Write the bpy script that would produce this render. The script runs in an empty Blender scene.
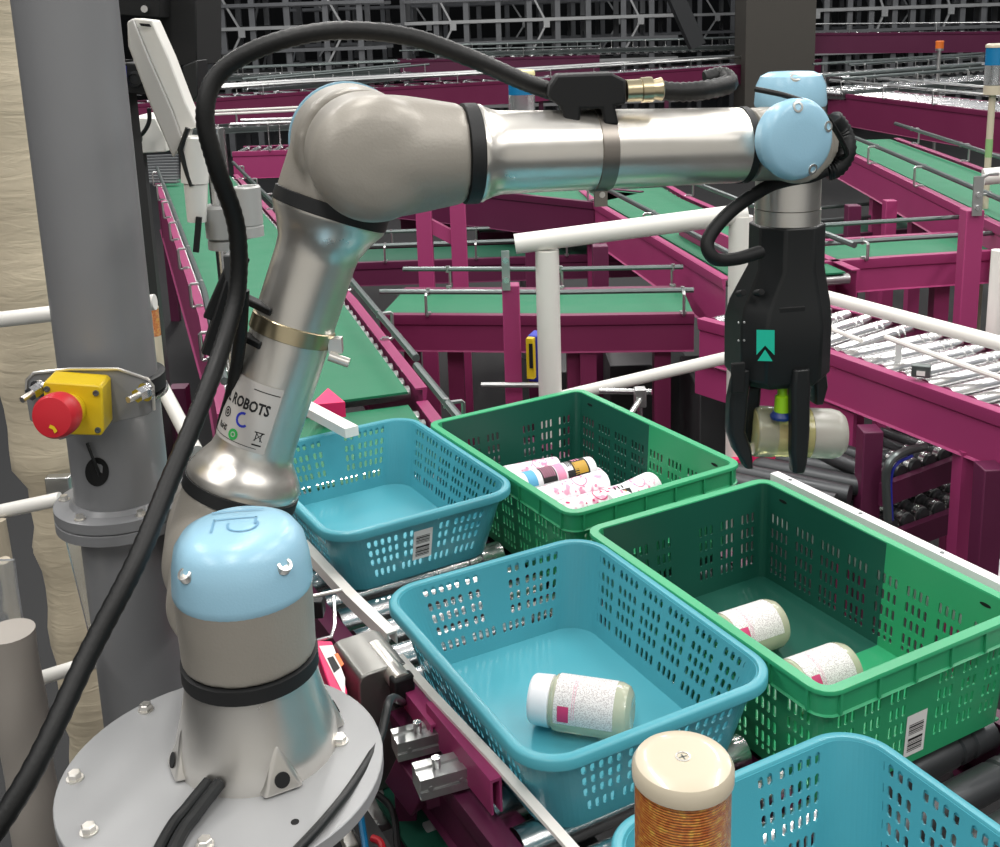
import bpy, bmesh, math, random
from mathutils import Vector, Matrix
random.seed(7)
SC = bpy.context.scene
COL = SC.collection
PI = math.pi
def V(*a): return Vector(a if len(a) > 1 else a[0])
R = math.radians

# ------------------------------------------------------------------ camera
ZC = 1.85; FPX = 1098.9; CX = 500.0; CY = 276.03
PITCH = R(12.885); ROLL = R(1.882)
_f = V(0, math.cos(PITCH), -math.sin(PITCH)); _r = V(1, 0, 0); _d = _f.cross(_r)
_right = _r*math.cos(ROLL) + _d*math.sin(ROLL)
_down = -_r*math.sin(ROLL) + _d*math.cos(ROLL)
EYE = V(0, 0, ZC)
cam = bpy.data.cameras.new('camera'); camo = bpy.data.objects.new('camera', cam); COL.objects.link(camo)
m3 = Matrix((_right, -_down, -_f)).transposed()
camo.matrix_world = Matrix.Translation(EYE) @ m3.to_4x4()
cam.sensor_width = 36; cam.sensor_fit = 'HORIZONTAL'
cam.lens = 36*FPX/1000.0; cam.shift_y = -(423.5-CY)/1000.0
cam.clip_start = 0.02; cam.clip_end = 200
SC.camera = camo
def ray(px, py): return _right*((px-CX)/FPX) + _down*((py-CY)/FPX) + _f
def atd(px, py, d): return EYE + ray(px, py)*d                 # point seen at (px,py), d metres deep
def atz(px, py, z): v = ray(px, py); return EYE + v*((z-ZC)/v.z)   # ... on the level z
def aty(px, py, y): v = ray(px, py); return EYE + v*(y/v.y)        # ... on the plane Y = y

# ------------------------------------------------------------------ materials
MATS = {}
def srgb(h):
    h = h.lstrip('#'); o = []
    for i in (0, 2, 4):
        c = int(h[i:i+2], 16)/255
        o.append(c/12.92 if c <= .04045 else ((c+.055)/1.055)**2.4)
    return (*o, 1)
def mat(name, col, rough=.5, metal=0, bump=0, bscale=40, var=0, vscale=8, spec=.5, trans=0, emit=None, aniso=0, coat=0, alpha=1, stretch=None, ior=1.45):
    if name in MATS: return MATS[name]
    m = bpy.data.materials.new(name); m.use_nodes = True; nt = m.node_tree
    b = nt.nodes['Principled BSDF']; c = srgb(col) if isinstance(col, str) else col
    b.inputs['Base Color'].default_value = c; b.inputs['Roughness'].default_value = rough
    b.inputs['Metallic'].default_value = metal; b.inputs['Specular IOR Level'].default_value = spec
    b.inputs['Transmission Weight'].default_value = trans; b.inputs['IOR'].default_value = ior
    b.inputs['Coat Weight'].default_value = coat; b.inputs['Alpha'].default_value = alpha
    if aniso: b.inputs['Anisotropic'].default_value = aniso
    if emit: b.inputs['Emission Color'].default_value = srgb(emit[0]); b.inputs['Emission Strength'].default_value = emit[1]
    tc = nt.nodes.new('ShaderNodeTexCoord')
    src = tc.outputs['Object']
    if stretch:
        mp = nt.nodes.new('ShaderNodeMapping'); mp.inputs['Scale'].default_value = stretch
        nt.links.new(src, mp.inputs['Vector']); src = mp.outputs['Vector']
    if var:
        n = nt.nodes.new('ShaderNodeTexNoise'); n.inputs['Scale'].default_value = vscale; n.inputs['Detail'].default_value = 5
        nt.links.new(src, n.inputs['Vector'])
        mx = nt.nodes.new('ShaderNodeMix'); mx.data_type = 'RGBA'
        mx.inputs['A'].default_value = tuple(x*(1-var) for x in c[:3])+(1,)
        mx.inputs['B'].default_value = tuple(min(1, x*(1+var)) for x in c[:3])+(1,)
        nt.links.new(n.outputs['Fac'], mx.inputs['Factor']); nt.links.new(mx.outputs['Result'], b.inputs['Base Color'])
        rr = nt.nodes.new('ShaderNodeMapRange'); rr.inputs['To Min'].default_value = max(0, rough-.08); rr.inputs['To Max'].default_value = min(1, rough+.1)
        nt.links.new(n.outputs['Fac'], rr.inputs['Value']); nt.links.new(rr.outputs['Result'], b.inputs['Roughness'])
    if bump:
        n2 = nt.nodes.new('ShaderNodeTexNoise'); n2.inputs['Scale'].default_value = bscale; n2.inputs['Detail'].default_value = 3
        nt.links.new(src, n2.inputs['Vector'])
        bp = nt.nodes.new('ShaderNodeBump'); bp.inputs['Strength'].default_value = bump; bp.inputs['Distance'].default_value = .002
        nt.links.new(n2.outputs['Fac'], bp.inputs['Height']); nt.links.new(bp.outputs['Normal'], b.inputs['Normal'])
    MATS[name] = m; return m

M_taupe = mat('taupe_cast', '#98938a', .40, .15, bump=.15, bscale=300, var=.03)
M_silver = mat('brushed_aluminium', '#e4e0d8', .30, .88, var=.03, vscale=30, aniso=.5)
M_silver2 = mat('machined_aluminium', '#e0ddd7', .30, .92, var=.05, vscale=20)
M_ring = mat('black_rubber_ring', '#18191a', .55)
M_bluecap = mat('light_blue_plastic', '#98c3d8', .27, 0, bump=.1, bscale=400)
M_black = mat('black_plastic', '#17191a', .42, 0, var=.1, vscale=20)
M_blackm = mat('black_matte', '#0d0e0f', .6)
M_cable = mat('black_corrugated_hose', '#0b0c0c', .5, bump=.2, bscale=200)
M_steel = mat('zinc_steel', '#bfc0bf', .3, .9, var=.08, vscale=15)
M_chrome = mat('chrome_roller', '#dcdcdc', .24, 1.0, var=.05, vscale=12)
M_dsteel = mat('dark_steel_rail', '#6c7473', .35, .7, var=.08)
M_grey = mat('grey_painted_steel', '#7f8082', .33, .1, var=.05, vscale=6)
M_plate = mat('grey_plate_paint', '#9c9d9e', .42, .1, var=.04, vscale=9)
M_greyd = mat('dark_grey_paint', '#3b3d3e', .5, .2, var=.1)
M_white = mat('white_paint', '#e4e2dc', .35, 0, var=.03)
M_cream = mat('cream_plastic', '#c0b6a1', .3, 0, coat=.3)
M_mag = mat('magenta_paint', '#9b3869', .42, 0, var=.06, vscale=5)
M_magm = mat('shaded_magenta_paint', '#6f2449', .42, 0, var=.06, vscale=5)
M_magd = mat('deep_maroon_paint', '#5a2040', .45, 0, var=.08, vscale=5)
M_hot = mat('hot_pink_paint', '#e01f63', .42, 0)
M_belt = mat('green_belt', '#156d4b', .55, 0, bump=.2, bscale=600, var=.05)
M_blue = mat('blue_crate_plastic', '#4a9aa8', .32, 0, bump=.06, bscale=500, var=.03, vscale=4)
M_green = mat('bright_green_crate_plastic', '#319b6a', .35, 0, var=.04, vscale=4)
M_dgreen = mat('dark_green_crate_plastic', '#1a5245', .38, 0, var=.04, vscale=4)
M_drol = mat('dark_roller', '#4a4c4e', .35, .5, var=.1, vscale=10)
M_yellow = mat('yellow_plastic', '#d8b91e', .4, 0)
M_red = mat('red_plastic', '#c22531', .4, 0)
M_teal = mat('teal_label', '#19b79a', .5)
M_lime = mat('lime_green_cup', '#8ec21a', .4)
M_navy = mat('navy_cup', '#14306e', .4)
M_dark = mat('near_black', '#08090a', .7)
M_ink = mat('black_ink', '#151515', .6)
M_paper = mat('white_label', '#e6e4e2', .55)
M_labelarm = mat('silver_grey_label', '#c3bfba', .45, .3)
M_pinkink = mat('pink_ink', '#c23a6b', .5)
M_pinkl = mat('pale_pink_ink', '#e08fae', .5)
M_gold = mat('gold_ink', '#b8902a', .45)
M_blueink = mat('blue_ink', '#2733a8', .5)
M_greenink = mat('green_ink', '#2c9a4a', .5)
M_can = mat('white_tube_plastic', '#ecebee', .3, 0, coat=.3)
M_brass = mat('nickel_brass', '#cdbf9e', .28, 1.0)
M_bottle = mat('translucent_bottle_plastic', '#d6d6bc', .22, 0, trans=.45, coat=.2, ior=1.4)
M_liquid = mat('yellow_tinted_bottle', '#cfc58a', .2, 0, trans=.45, ior=1.4)
M_clear = mat('clear_plastic', '#e6e9ea', .15, 0, trans=.85, ior=1.3)
M_cardb = mat('white_board', '#efedee', .6, var=.02)
M_blueled = mat('blue_lens', '#1f7cb0', .25, 0, trans=.2)
M_orng = mat('orange_plastic', '#d9702a', .4)

def fabric():
    m = bpy.data.materials.new('beige_wrap'); m.use_nodes = True; nt = m.node_tree; b = nt.nodes['Principled BSDF']
    b.inputs['Base Color'].default_value = srgb('#c9bda5'); b.inputs['Roughness'].default_value = .65
    tc = nt.nodes.new('ShaderNodeTexCoord'); mp = nt.nodes.new('ShaderNodeMapping'); mp.inputs['Scale'].default_value = (7, 7, 34); mp.inputs['Rotation'].default_value = (.5, .45, 0)
    n = nt.nodes.new('ShaderNodeTexNoise'); n.inputs['Scale'].default_value = 1.6; n.inputs['Detail'].default_value = 3; n.inputs['Distortion'].default_value = .8
    bp = nt.nodes.new('ShaderNodeBump'); bp.inputs['Strength'].default_value = .45; bp.inputs['Distance'].default_value = .006
    nt.links.new(tc.outputs['Object'], mp.inputs['Vector']); nt.links.new(mp.outputs['Vector'], n.inputs['Vector'])
    nt.links.new(n.outputs['Fac'], bp.inputs['Height']); nt.links.new(bp.outputs['Normal'], b.inputs['Normal'])
    return m
M_fabric = fabric()
def amber():
    m = bpy.data.materials.new('amber_ribbed_lens'); m.use_nodes = True; nt = m.node_tree; b = nt.nodes['Principled BSDF']
    b.inputs['Roughness'].default_value = .2; b.inputs['Transmission Weight'].default_value = .25; b.inputs['Coat Weight'].default_value = .5
    tc = nt.nodes.new('ShaderNodeTexCoord')
    mp = nt.nodes.new('ShaderNodeMapping'); mp.inputs['Scale'].default_value = (110, 110, 130)
    v = nt.nodes.new('ShaderNodeTexNoise'); v.inputs['Scale'].default_value = 2; v.inputs['Detail'].default_value = 2
    cr = nt.nodes.new('ShaderNodeValToRGB'); cr.color_ramp.elements[0].position = .3; cr.color_ramp.elements[0].color = srgb('#c2642a')
    cr.color_ramp.elements[1].position = .75; cr.color_ramp.elements[1].color = srgb('#f0c050')
    e = cr.color_ramp.elements.new(.55); e.color = srgb('#dc8a3c')
    nt.links.new(tc.outputs['Object'], mp.inputs['Vector']); nt.links.new(mp.outputs['Vector'], v.inputs['Vector'])
    nt.links.new(v.outputs['Fac'], cr.inputs['Fac']); nt.links.new(cr.outputs['Color'], b.inputs['Base Color'])
    bp = nt.nodes.new('ShaderNodeBump'); bp.inputs['Strength'].default_value = .5; bp.inputs['Distance'].default_value = .002
    w = nt.nodes.new('ShaderNodeTexWave'); w.bands_direction = 'Z'; w.inputs['Scale'].default_value = 160
    nt.links.new(tc.outputs['Object'], w.inputs['Vector']); nt.links.new(w.outputs['Fac'], bp.inputs['Height']); nt.links.new(bp.outputs['Normal'], b.inputs['Normal'])
    return m
M_amber = amber()
def print_mat(name, base, ink, scale, stretch, thr=.52):
    m = bpy.data.materials.new(name); m.use_nodes = True; nt = m.node_tree; b = nt.nodes['Principled BSDF']; b.inputs['Roughness'].default_value = .5
    tc = nt.nodes.new('ShaderNodeTexCoord'); mp = nt.nodes.new('ShaderNodeMapping'); mp.inputs['Scale'].default_value = stretch
    n = nt.nodes.new('ShaderNodeTexNoise'); n.inputs['Scale'].default_value = scale; n.inputs['Detail'].default_value = 1
    cr = nt.nodes.new('ShaderNodeValToRGB'); cr.color_ramp.interpolation = 'LINEAR'
    cr.color_ramp.elements[0].position = thr; cr.color_ramp.elements[0].color = srgb(base)
    cr.color_ramp.elements[1].position = thr+.1; cr.color_ramp.elements[1].color = srgb(ink)
    nt.links.new(tc.outputs['Object'], mp.inputs['Vector']); nt.links.new(mp.outputs['Vector'], n.inputs['Vector'])
    nt.links.new(n.outputs['Fac'], cr.inputs['Fac']); nt.links.new(cr.outputs['Color'], b.inputs['Base Color'])
    return m
M_fine = print_mat('white_label_with_fine_print', '#dedbd9', '#b0a9a9', 420, (1.4, 1, 2.2), .48)
M_floral = print_mat('white_tube_with_pink_petals', '#efedf0', '#dc9ab4', 55, (1, 1, 1), .58)
M_floor = mat('grey_concrete_floor', '#141516', .55, 0, var=.25, vscale=1.2)
M_wall = mat('dark_hall_wall', '#131415', .9)

# ------------------------------------------------------------------ mesh building
class MB:
    def __init__(s): s.bm = bmesh.new(); s.mi = 0
    def face(s, vs):
        try:
            f = s.bm.faces.new(vs); f.material_index = s.mi; return f
        except ValueError: return None
    def quad_pts(s, *pts): return s.face([s.bm.verts.new(p) for p in pts])
    def box(s, c, size, M=None):
        x, y, z = size[0]/2, size[1]/2, size[2]/2; M = M or Matrix.Identity(3); c = V(c)
        v = [s.bm.verts.new(c + M @ V(a*x, b*y, d*z)) for a in (-1, 1) for b in (-1, 1) for d in (-1, 1)]
        for q in ((0,1,3,2),(4,6,7,5),(0,4,5,1),(2,3,7,6),(0,2,6,4),(1,5,7,3)): s.face([v[i] for i in q])
        return s
    def beam(s, a, b, w, h, up=None):
        a, b = V(a), V(b); d = b-a; L = d.length; d = d.normalized(); up = up or V(0, 0, 1)
        if abs(d.dot(up)) > .95: up = V(0, 1, 0)
        x = d.cross(up).normalized(); z = x.cross(d)
        return s.box((a+b)/2, (w, L, h), Matrix((x, d, z)).transposed())
    def lathe(s, prof, p0, axis, n=32, ref=None):
        """prof: list of (t along the axis, radius)"""
        p0 = V(p0); a = V(axis).normalized()
        ref = V(ref) if ref is not None else (V(0, 0, 1) if abs(a.z) < .9 else V(1, 0, 0))
        e1 = (ref - a*ref.dot(a)).normalized(); e2 = a.cross(e1); rings = []
        for t, r in prof:
            if r < 1e-6: rings.append([s.bm.verts.new(p0+a*t)])
            else: rings.append([s.bm.verts.new(p0+a*t+(e1*math.cos(2*PI*k/n)+e2*math.sin(2*PI*k/n))*r) for k in range(n)])
        for A, B in zip(rings, rings[1:]):
            for k in range(n):
                j = (k+1) % n
                if len(A) == 1 and len(B) == 1: continue
                if len(A) == 1: s.face([A[0], B[k], B[j]])
                elif len(B) == 1: s.face([A[k], B[0], A[j]])
                else: s.face([A[k], B[k], B[j], A[j]])
        if len(rings[0]) > 1: s.face(rings[0])
        if len(rings[-1]) > 1: s.face(list(reversed(rings[-1])))
        return s
    def cyl(s, a, b, r, r2=None, n=20):
        a, b = V(a), V(b); return s.lathe([(0, r), ((b-a).length, r if r2 is None else r2)], a, b-a, n)
    def tube(s, pts, r, n=10, closed=False, ridge=None):
        pts = [V(p) for p in pts]; N = len(pts); rings = []; prev = None
        for i, p in enumerate(pts):
            if closed: t = (pts[(i+1) % N]-pts[i-1]).normalized()
            else: t = (pts[min(i+1, N-1)]-pts[max(i-1, 0)]).normalized()
            if prev is None: ref = V(0, 0, 1) if abs(t.z) < .9 else V(1, 0, 0); e1 = (ref-t*ref.dot(t)).normalized()
            else: e1 = (prev-t*prev.dot(t)).normalized()
            prev = e1; e2 = t.cross(e1); rr = r if not ridge else r*(1+ridge*(i % 2))
            rings.append([s.bm.verts.new(p+(e1*math.cos(2*PI*k/n)+e2*math.sin(2*PI*k/n))*rr) for k in range(n)])
        for i in range(N if closed else N-1):
            A, B = rings[i], rings[(i+1) % N]
            for k in range(n): s.face([A[k], A[(k+1) % n], B[(k+1) % n], B[k]])
        if not closed: s.face(list(reversed(rings[0]))); s.face(rings[-1])
        return s
    def loft(s, secs, cap=True, closed=True):
        """secs: lists of points, same count"""
        rs = [[s.bm.verts.new(p) for p in q] for q in secs]; n = len(rs[0])
        for A, B in zip(rs, rs[1:]):
            for k in range(n if closed else n-1): s.face([A[k], A[(k+1) % n], B[(k+1) % n], B[k]])
        if cap and closed: s.face(list(reversed(rs[0]))); s.face(rs[-1])
        return s
    def prism(s, poly, depth, M):
        """poly in the XY of the 4x4 matrix M, extruded along its Z by depth"""
        return s.loft([[M @ V(x, y, 0) for x, y in poly], [M @ V(x, y, depth) for x, y in poly]])
    def build(s, name, m, parent=None, smooth=35, bevel=0, label=None):
        bmesh.ops.recalc_face_normals(s.bm, faces=s.bm.faces)
        me = bpy.data.meshes.new(name); 
        ms = m if isinstance(m, (list, tuple)) else [m]
        for x in ms: me.materials.append(x)
        base = V(0, 0, 0)
        if parent is not None: base = parent.matrix_world.translation.copy() if parent.parent is None else parent.matrix_world.translation.copy()
        s.bm.to_mesh(me); s.bm.free()
        if smooth: me.shade_smooth(); me.set_sharp_from_angle(angle=R(smooth))
        else: me.shade_flat()
        o = bpy.data.objects.new(name, me); COL.objects.link(o)
        if parent is not None:
            o.parent = parent; o.matrix_parent_inverse = Matrix.Translation(parent_world(parent)).inverted()
        if bevel:
            b = o.modifiers.new('bevel', 'BEVEL'); b.width = bevel; b.segments = 2; b.limit_method = 'ANGLE'; b.angle_limit = R(40); b.harden_normals = False
        if label: o['label'] = label
        return o
def parent_world(p):
    # every parent here is a translated Empty or a mesh at the world origin
    t = V(0, 0, 0); q = p
    while q is not None: t += q.location; q = q.parent if q.parent is None else None
    return t if p.parent is None else V(0, 0, 0)
def tag(o, label, cat, group=None, kind=None):
    o['label'] = label; o['category'] = cat
    if group: o['group'] = group
    if kind: o['kind'] = kind
    return o
def thing(name, label, cat, loc=(0, 0, 0), group=None):
    o = bpy.data.objects.new(name, None); COL.objects.link(o); o.location = V(loc); o.empty_display_size = .05
    return tag(o, label, cat, group)
def structure(o): o['kind'] = 'structure'; return o

def spline(pts, n=12):
    """Catmull-Rom through the points"""
    P = [V(p) for p in pts]; P = [P[0]*2-P[1]]+P+[P[-1]*2-P[-2]]; out = []
    for i in range(1, len(P)-2):
        for k in range(n):
            t = k/n; a, b, c, d = P[i-1:i+3]
            out.append(.5*((2*b)+(c-a)*t+(2*a-5*b+4*c-d)*t*t+(3*b-a-3*c+d)*t**3))
    out.append(P[-2]); return out
_tx = {}
def text_geo(s, size):
    cu = bpy.data.curves.new('t', 'FONT'); cu.body = s; cu.size = size; cu.offset = size*.032; cu.resolution_u = 2
    ob = bpy.data.objects.new('t', cu); COL.objects.link(ob); dg = bpy.context.evaluated_depsgraph_get(); dg.update()
    me = bpy.data.meshes.new_from_object(ob.evaluated_get(dg))
    vs = [v.co.copy() for v in me.vertices]; fs = [list(p.vertices) for p in me.polygons]
    bpy.data.objects.remove(ob); bpy.data.curves.remove(cu); bpy.data.meshes.remove(me)
    return vs, fs
def add_text(mb, s, size, f, ox=0, oy=0, sx=1):
    vs, fs = text_geo(s, size); nv = [mb.bm.verts.new(f(v.x*sx+ox, v.y+oy)) for v in vs]
    for q in fs: mb.face([nv[i] for i in q])
def patch(mb, f, s0, s1, t0, t1, ns=8, nt=2):
    g = [[mb.bm.verts.new(f(s0+(s1-s0)*i/ns, t0+(t1-t0)*j/nt)) for j in range(nt+1)] for i in range(ns+1)]
    for i in range(ns):
        for j in range(nt): mb.face([g[i][j], g[i+1][j], g[i+1][j+1], g[i][j+1]])
def disc(mb, f, cs, ct, r, r2=None, n=16):
    """flat disc or ring on a mapped surface"""
    o = [mb.bm.verts.new(f(cs+r*math.cos(2*PI*k/n), ct+r*math.sin(2*PI*k/n))) for k in range(n)]
    if r2 is None: mb.face(o)
    else:
        i = [mb.bm.verts.new(f(cs+r2*math.cos(2*PI*k/n), ct+r2*math.sin(2*PI*k/n))) for k in range(n)]
        for k in range(n): mb.face([o[k], o[(k+1) % n], i[(k+1) % n], i[k]])
def cylmap(p0, axis, ref, r):
    a = V(axis).normalized(); e1 = V(ref); e1 = (e1-a*e1.dot(a)).normalized(); e2 = a.cross(e1); p0 = V(p0)
    return lambda s, t: p0 + a*t + (e1*math.cos(s/r)+e2*math.sin(s/r))*r
def planemap(o, ex, ey):
    o, ex, ey = V(o), V(ex).normalized(), V(ey).normalized(); return lambda s, t: o+ex*s+ey*t
# ------------------------------------------------------------------ robot
SB = V(-.301, 1.134, 1.038)                       # foot of the robot
W1 = atd(775, 144, 1.42); E1 = atd(366, 157, 1.30)
u = (W1-E1).normalized(); n = V(u.y, -u.x, 0).normalized()      # joint axis, towards the viewer
E2 = E1-n*.16; S2 = atd(222, 548, 1.5); v = (S2-E2).normalized()

def fuse(o, vox=.004, it=10):
    r = o.modifiers.new('remesh', 'REMESH'); r.mode = 'VOXEL'; r.voxel_size = vox; r.use_smooth_shade = True
    s = o.modifiers.new('smooth', 'SMOOTH'); s.iterations = it; s.factor = .5
    return o
robot = thing('jointed_robot', 'jointed silver and taupe robot arm with pale blue joint caps on round grey plate', 'robot arm', SB)
# foot
Z = V(0, 0, 1)
mb = MB(); mb.lathe([(0, .0925), (.012, .093), (.026, .0905), (.044, .0855), (.078, .0775), (.101, .074)], SB, Z, 48)
foot = mb.build('base_flange', M_silver2, robot, label='conical silver machined foot')
for ang in (-62, -152, 28, 118):
    d = V(math.cos(R(ang)), math.sin(R(ang)), 0); t = V(-d.y, d.x, 0)
    mb = MB()
    # triangular lug with a flat seat for the bolt
    a = SB+d*.088; 
    pts = [SB+d*.103+t*.024+Z*.004, SB+d*.103-t*.024+Z*.004, SB+d*.080+Z*.065]
    mb.loft([[SB+d*.075+t*.028+Z*.002, SB+d*.075-t*.028+Z*.002, SB+d*.068+Z*.072],
             [SB+d*.101+t*.022+Z*.002, SB+d*.101-t*.022+Z*.002, SB+d*.084+Z*.052]])
    mb.build('mounting_lug', M_silver2, foot, bevel=.003)
    mb = MB(); c = SB+d*.0965+Z*.016; ax = (d+Z*.35).normalized(); mb.cyl(c-ax*.012, c+ax*.0015, .0085, n=20); mb.build('bolt_hole', M_blackm, foot)
cyl_top = .224
MB().lathe([(.101, .0745), (.102, .0775), (.119, .0775), (.120, .0745)], SB, Z, 48).build('seal_ring', M_ring, robot)
mb = MB(); mb.lathe([(.120, .0755), (.17, .0765), (.215, .0765)], SB, Z, 48)
P0 = SB+Z*(.145)
sh_dir = (V(S2.x, S2.y, 0)-V(SB.x, SB.y, 0)).normalized(); c0 = V(SB.x, SB.y, S2.z)
mb.cyl(c0, c0+sh_dir*.10, .066, n=40)
base_h = mb.build('base_joint_housing', M_taupe, robot); fuse(base_h)
# light blue cap with notches and an embossed mark
CT = .207
mb = MB(); mb.lathe([(CT-.004, .0762), (CT, .0778), (CT+.006, .0778), (CT+.030, .0760), (CT+.052, .0715), (CT+.065, .0625), (CT+.072, .048), (CT+.074, 0)], SB, Z, 56)
cap = mb.build('joint_cap', M_bluecap, robot, label='large pale blue cap on the base joint')
for ang in (-128, -38, 52, 142):
    d = V(math.cos(R(ang)), math.sin(R(ang)), 0)
    mb = MB(); c = SB+d*.0725+Z*(CT+.043); ax = (d*.6+Z*.8).normalized()
    mb.lathe([(-.004, .0095), (.0035, .0088), (.0037, .0055), (.000, .005), (0, 0)], c, ax, 18); mb.build('cap_screw', M_silver2, cap)
f = planemap(SB+Z*(CT+.0744), (1, .12, 0), (-.12, 1, 0))
mb = MB(); patch(mb, f, -.032, .026, .030, .032, 4, 1); patch(mb, f, -.028, -.026, -.02, .012, 1, 1); patch(mb, f, -.028, .02, .010, .012, 3, 1)
for k in range(14):
    a0 = R(-200+k*20); a1 = R(-200+(k+1)*20); q = lambda a, r: f(.006+r*math.cos(a), -.006+r*math.sin(a))
    if k < 11: mb.quad_pts(q(a0, .018), q(a1, .018), q(a1, .0155), q(a0, .0155))
patch(mb, f, .018, .0205, -.006, .012, 1, 1)
mb.build('embossed_mark', mat('blue_cap_line', '#6f9fbc', .4), cap)

# shoulder joint
mb = MB(); mb.lathe([(-.085, .074), (-.08, .077), (.05, .077), (.07, .07)], S2, n, 40)
mb.cyl(S2+n*.05, S2+n*.16, .066, n=40)
mb.cyl(S2, S2-v*.078, .076, n=40)
sh = mb.build('shoulder_joint_housing', M_taupe, robot); fuse(sh)
mb = MB(); mb.lathe([(-.086, .078), (-.094, .078), (-.108, .070), (-.113, .05), (-.114, 0)], S2, n, 40); mb.build('joint_cap', M_bluecap, robot)
mb = MB(); mb.lathe([(-.0855, .0785), (-.0865, .0835), (-.094, .0835), (-.095, .0785)], S2, n, 40); mb.build('seal_ring', M_silver2, robot)
# upper arm: from the shoulder ring up to the elbow ring
LU = (S2-E2).length
wv = -v
mb = MB(); mb.lathe([(.076, .0755), (.077, .0785), (.094, .0785), (.095, .0755)], S2, wv, 48); mb.build('seal_ring', M_ring, robot)
top = LU-.098
mb = MB(); mb.lathe([(.095, .0765), (.100, .0775), (.108, .077), (.125, .066), (.138, .0575), (.150, .0545), (.17, .0538), (top-.06, .0545), (top-.045, .056), (top-.022, .066), (top-.004, .077), (top, .0775)], S2, wv, 56)
ua = mb.build('upper_arm_tube', M_silver, robot, label='brushed silver tube rising to the elbow')
mb = MB(); mb.lathe([(top, .0755), (top+.001, .0785), (top+.018, .0785), (top+.019, .0755)], S2, wv, 48); mb.build('seal_ring', M_ring, robot)
# label wrapped round the tube
back = (EYE-(S2+wv*.2)).normalized(); side = wv.cross(back).normalized()
fm = cylmap(S2+wv*.158, wv, back, .0551)          # s = 0 faces the eye, negative s goes left
sgn = 1 if fm(.01, 0).dot(_right) > fm(0, 0).dot(_right) else -1
g = lambda s, t: fm(sgn*(s*1.25-.030), t*1.22-.006)
mb = MB(); patch(mb, g, -.046, .036, .004, .078, 12, 1); lab = mb.build('type_label', M_labelarm, ua)
fm2 = cylmap(S2+wv*.158, wv, back, .0554); g = lambda s, t: fm2(sgn*(s*1.25-.030), t*1.22-.006)
mb = MB(); add_text(mb, 'L ROBOTS', .0165, g, -.0285, .046, .74)
patch(mb, g, .005, .034, .0695, .0705, 6, 1)
patch(mb, g, -.040, .026, .008, .0087, 8, 1)
patch(mb, g, .020, .030, .0118, .0135, 2, 1)
for a, b in (((.020, .017), (.029, .027)), ((.029, .017), (.020, .027))):
    mb.quad_pts(g(a[0], a[1]), g(a[0]+.0012, a[1]), g(b[0]+.0012, b[1]), g(b[0], b[1]))
patch(mb, g, .0195, .030, .026, .0272, 2, 1); patch(mb, g, .0215, .0225, .017, .026, 1, 1); patch(mb, g, .0268, .0278, .017, .026, 1, 1)
disc(mb, g, -.021, .034, .0058, .0044); disc(mb, g, -.021, .034, .003, .0013)
add_text(mb, 'RoHS', .0085, g, -.0300, .015, .8)
mb.build('label_print', M_ink, lab)
mb = MB()
for k in range(3, 15):
    a0, a1 = R(20+k*20), R(20+(k+1)*20); q = lambda a, r: g(.003+r*math.cos(a), .034+r*math.sin(a))
    mb.quad_pts(q(a0, .0085), q(a1, .0085), q(a1, .0058), q(a0, .0058))
mb.build('blue_ring_print', M_blueink, lab)
mb = MB(); disc(mb, g, -.003, .015, .0062, .0030); disc(mb, g, -.003, .015, .0018); mb.build('green_recycling_print', M_greenink, lab)

# elbow: two housings side by side, seen as one rounded knee with a seam
mb = MB(); mb.lathe([(-.052, .076), (-.05, .078), (.045, .078), (.066, .074)], E2, n, 44)
mb.cyl(E2, E2+v*.085, .0765, n=44)
fuse(mb.build('elbow_rear_housing', M_taupe, robot), .004, 12)
mb = MB(); mb.lathe([(-.053, .0795), (-.062, .0795), (-.078, .072), (-.086, .05), (-.087, 0)], E2, n, 44); mb.build('joint_cap', M_bluecap, robot, label='pale blue cap on the back of the elbow')
EF = E1+n*.0
mb = MB(); mb.lathe([(-.082, .074), (.034, .0745), (.052, .069), (.064, .055), (.071, .03), (.072, 0)], EF+u*.006, n, 48)
mb.lathe([(0, .0735), (.04, .0725), (.070, .068), (.095, .0635), (.118, .0600)], EF, u, 44)
fuse(mb.build('elbow_front_housing', M_taupe, robot), .0036, 34)
# forearm
FA = E1; Lf = (W1-E1).length
mb = MB(); mb.lathe([(.116, .057), (.117, .0608), (.133, .0608), (.134, .057)], FA, u, 48); mb.build('seal_ring', M_ring, robot)
mb = MB(); mb.lathe([(.134, .0592), (.138, .0594), (.142, .057), (.152, .0530), (.162, .0508), (.19, .0502), (Lf-.052, .0480)], FA, u, 56)
fa = mb.build('forearm_tube', M_silver, robot, label='brushed silver horizontal tube to the wrist')
mb = MB(); mb.lathe([(Lf-.053, .046), (Lf-.052, .0492), (Lf-.043, .0492), (Lf-.042, .046)], FA, u, 48); mb.build('seal_ring', M_ring, robot)
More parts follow.
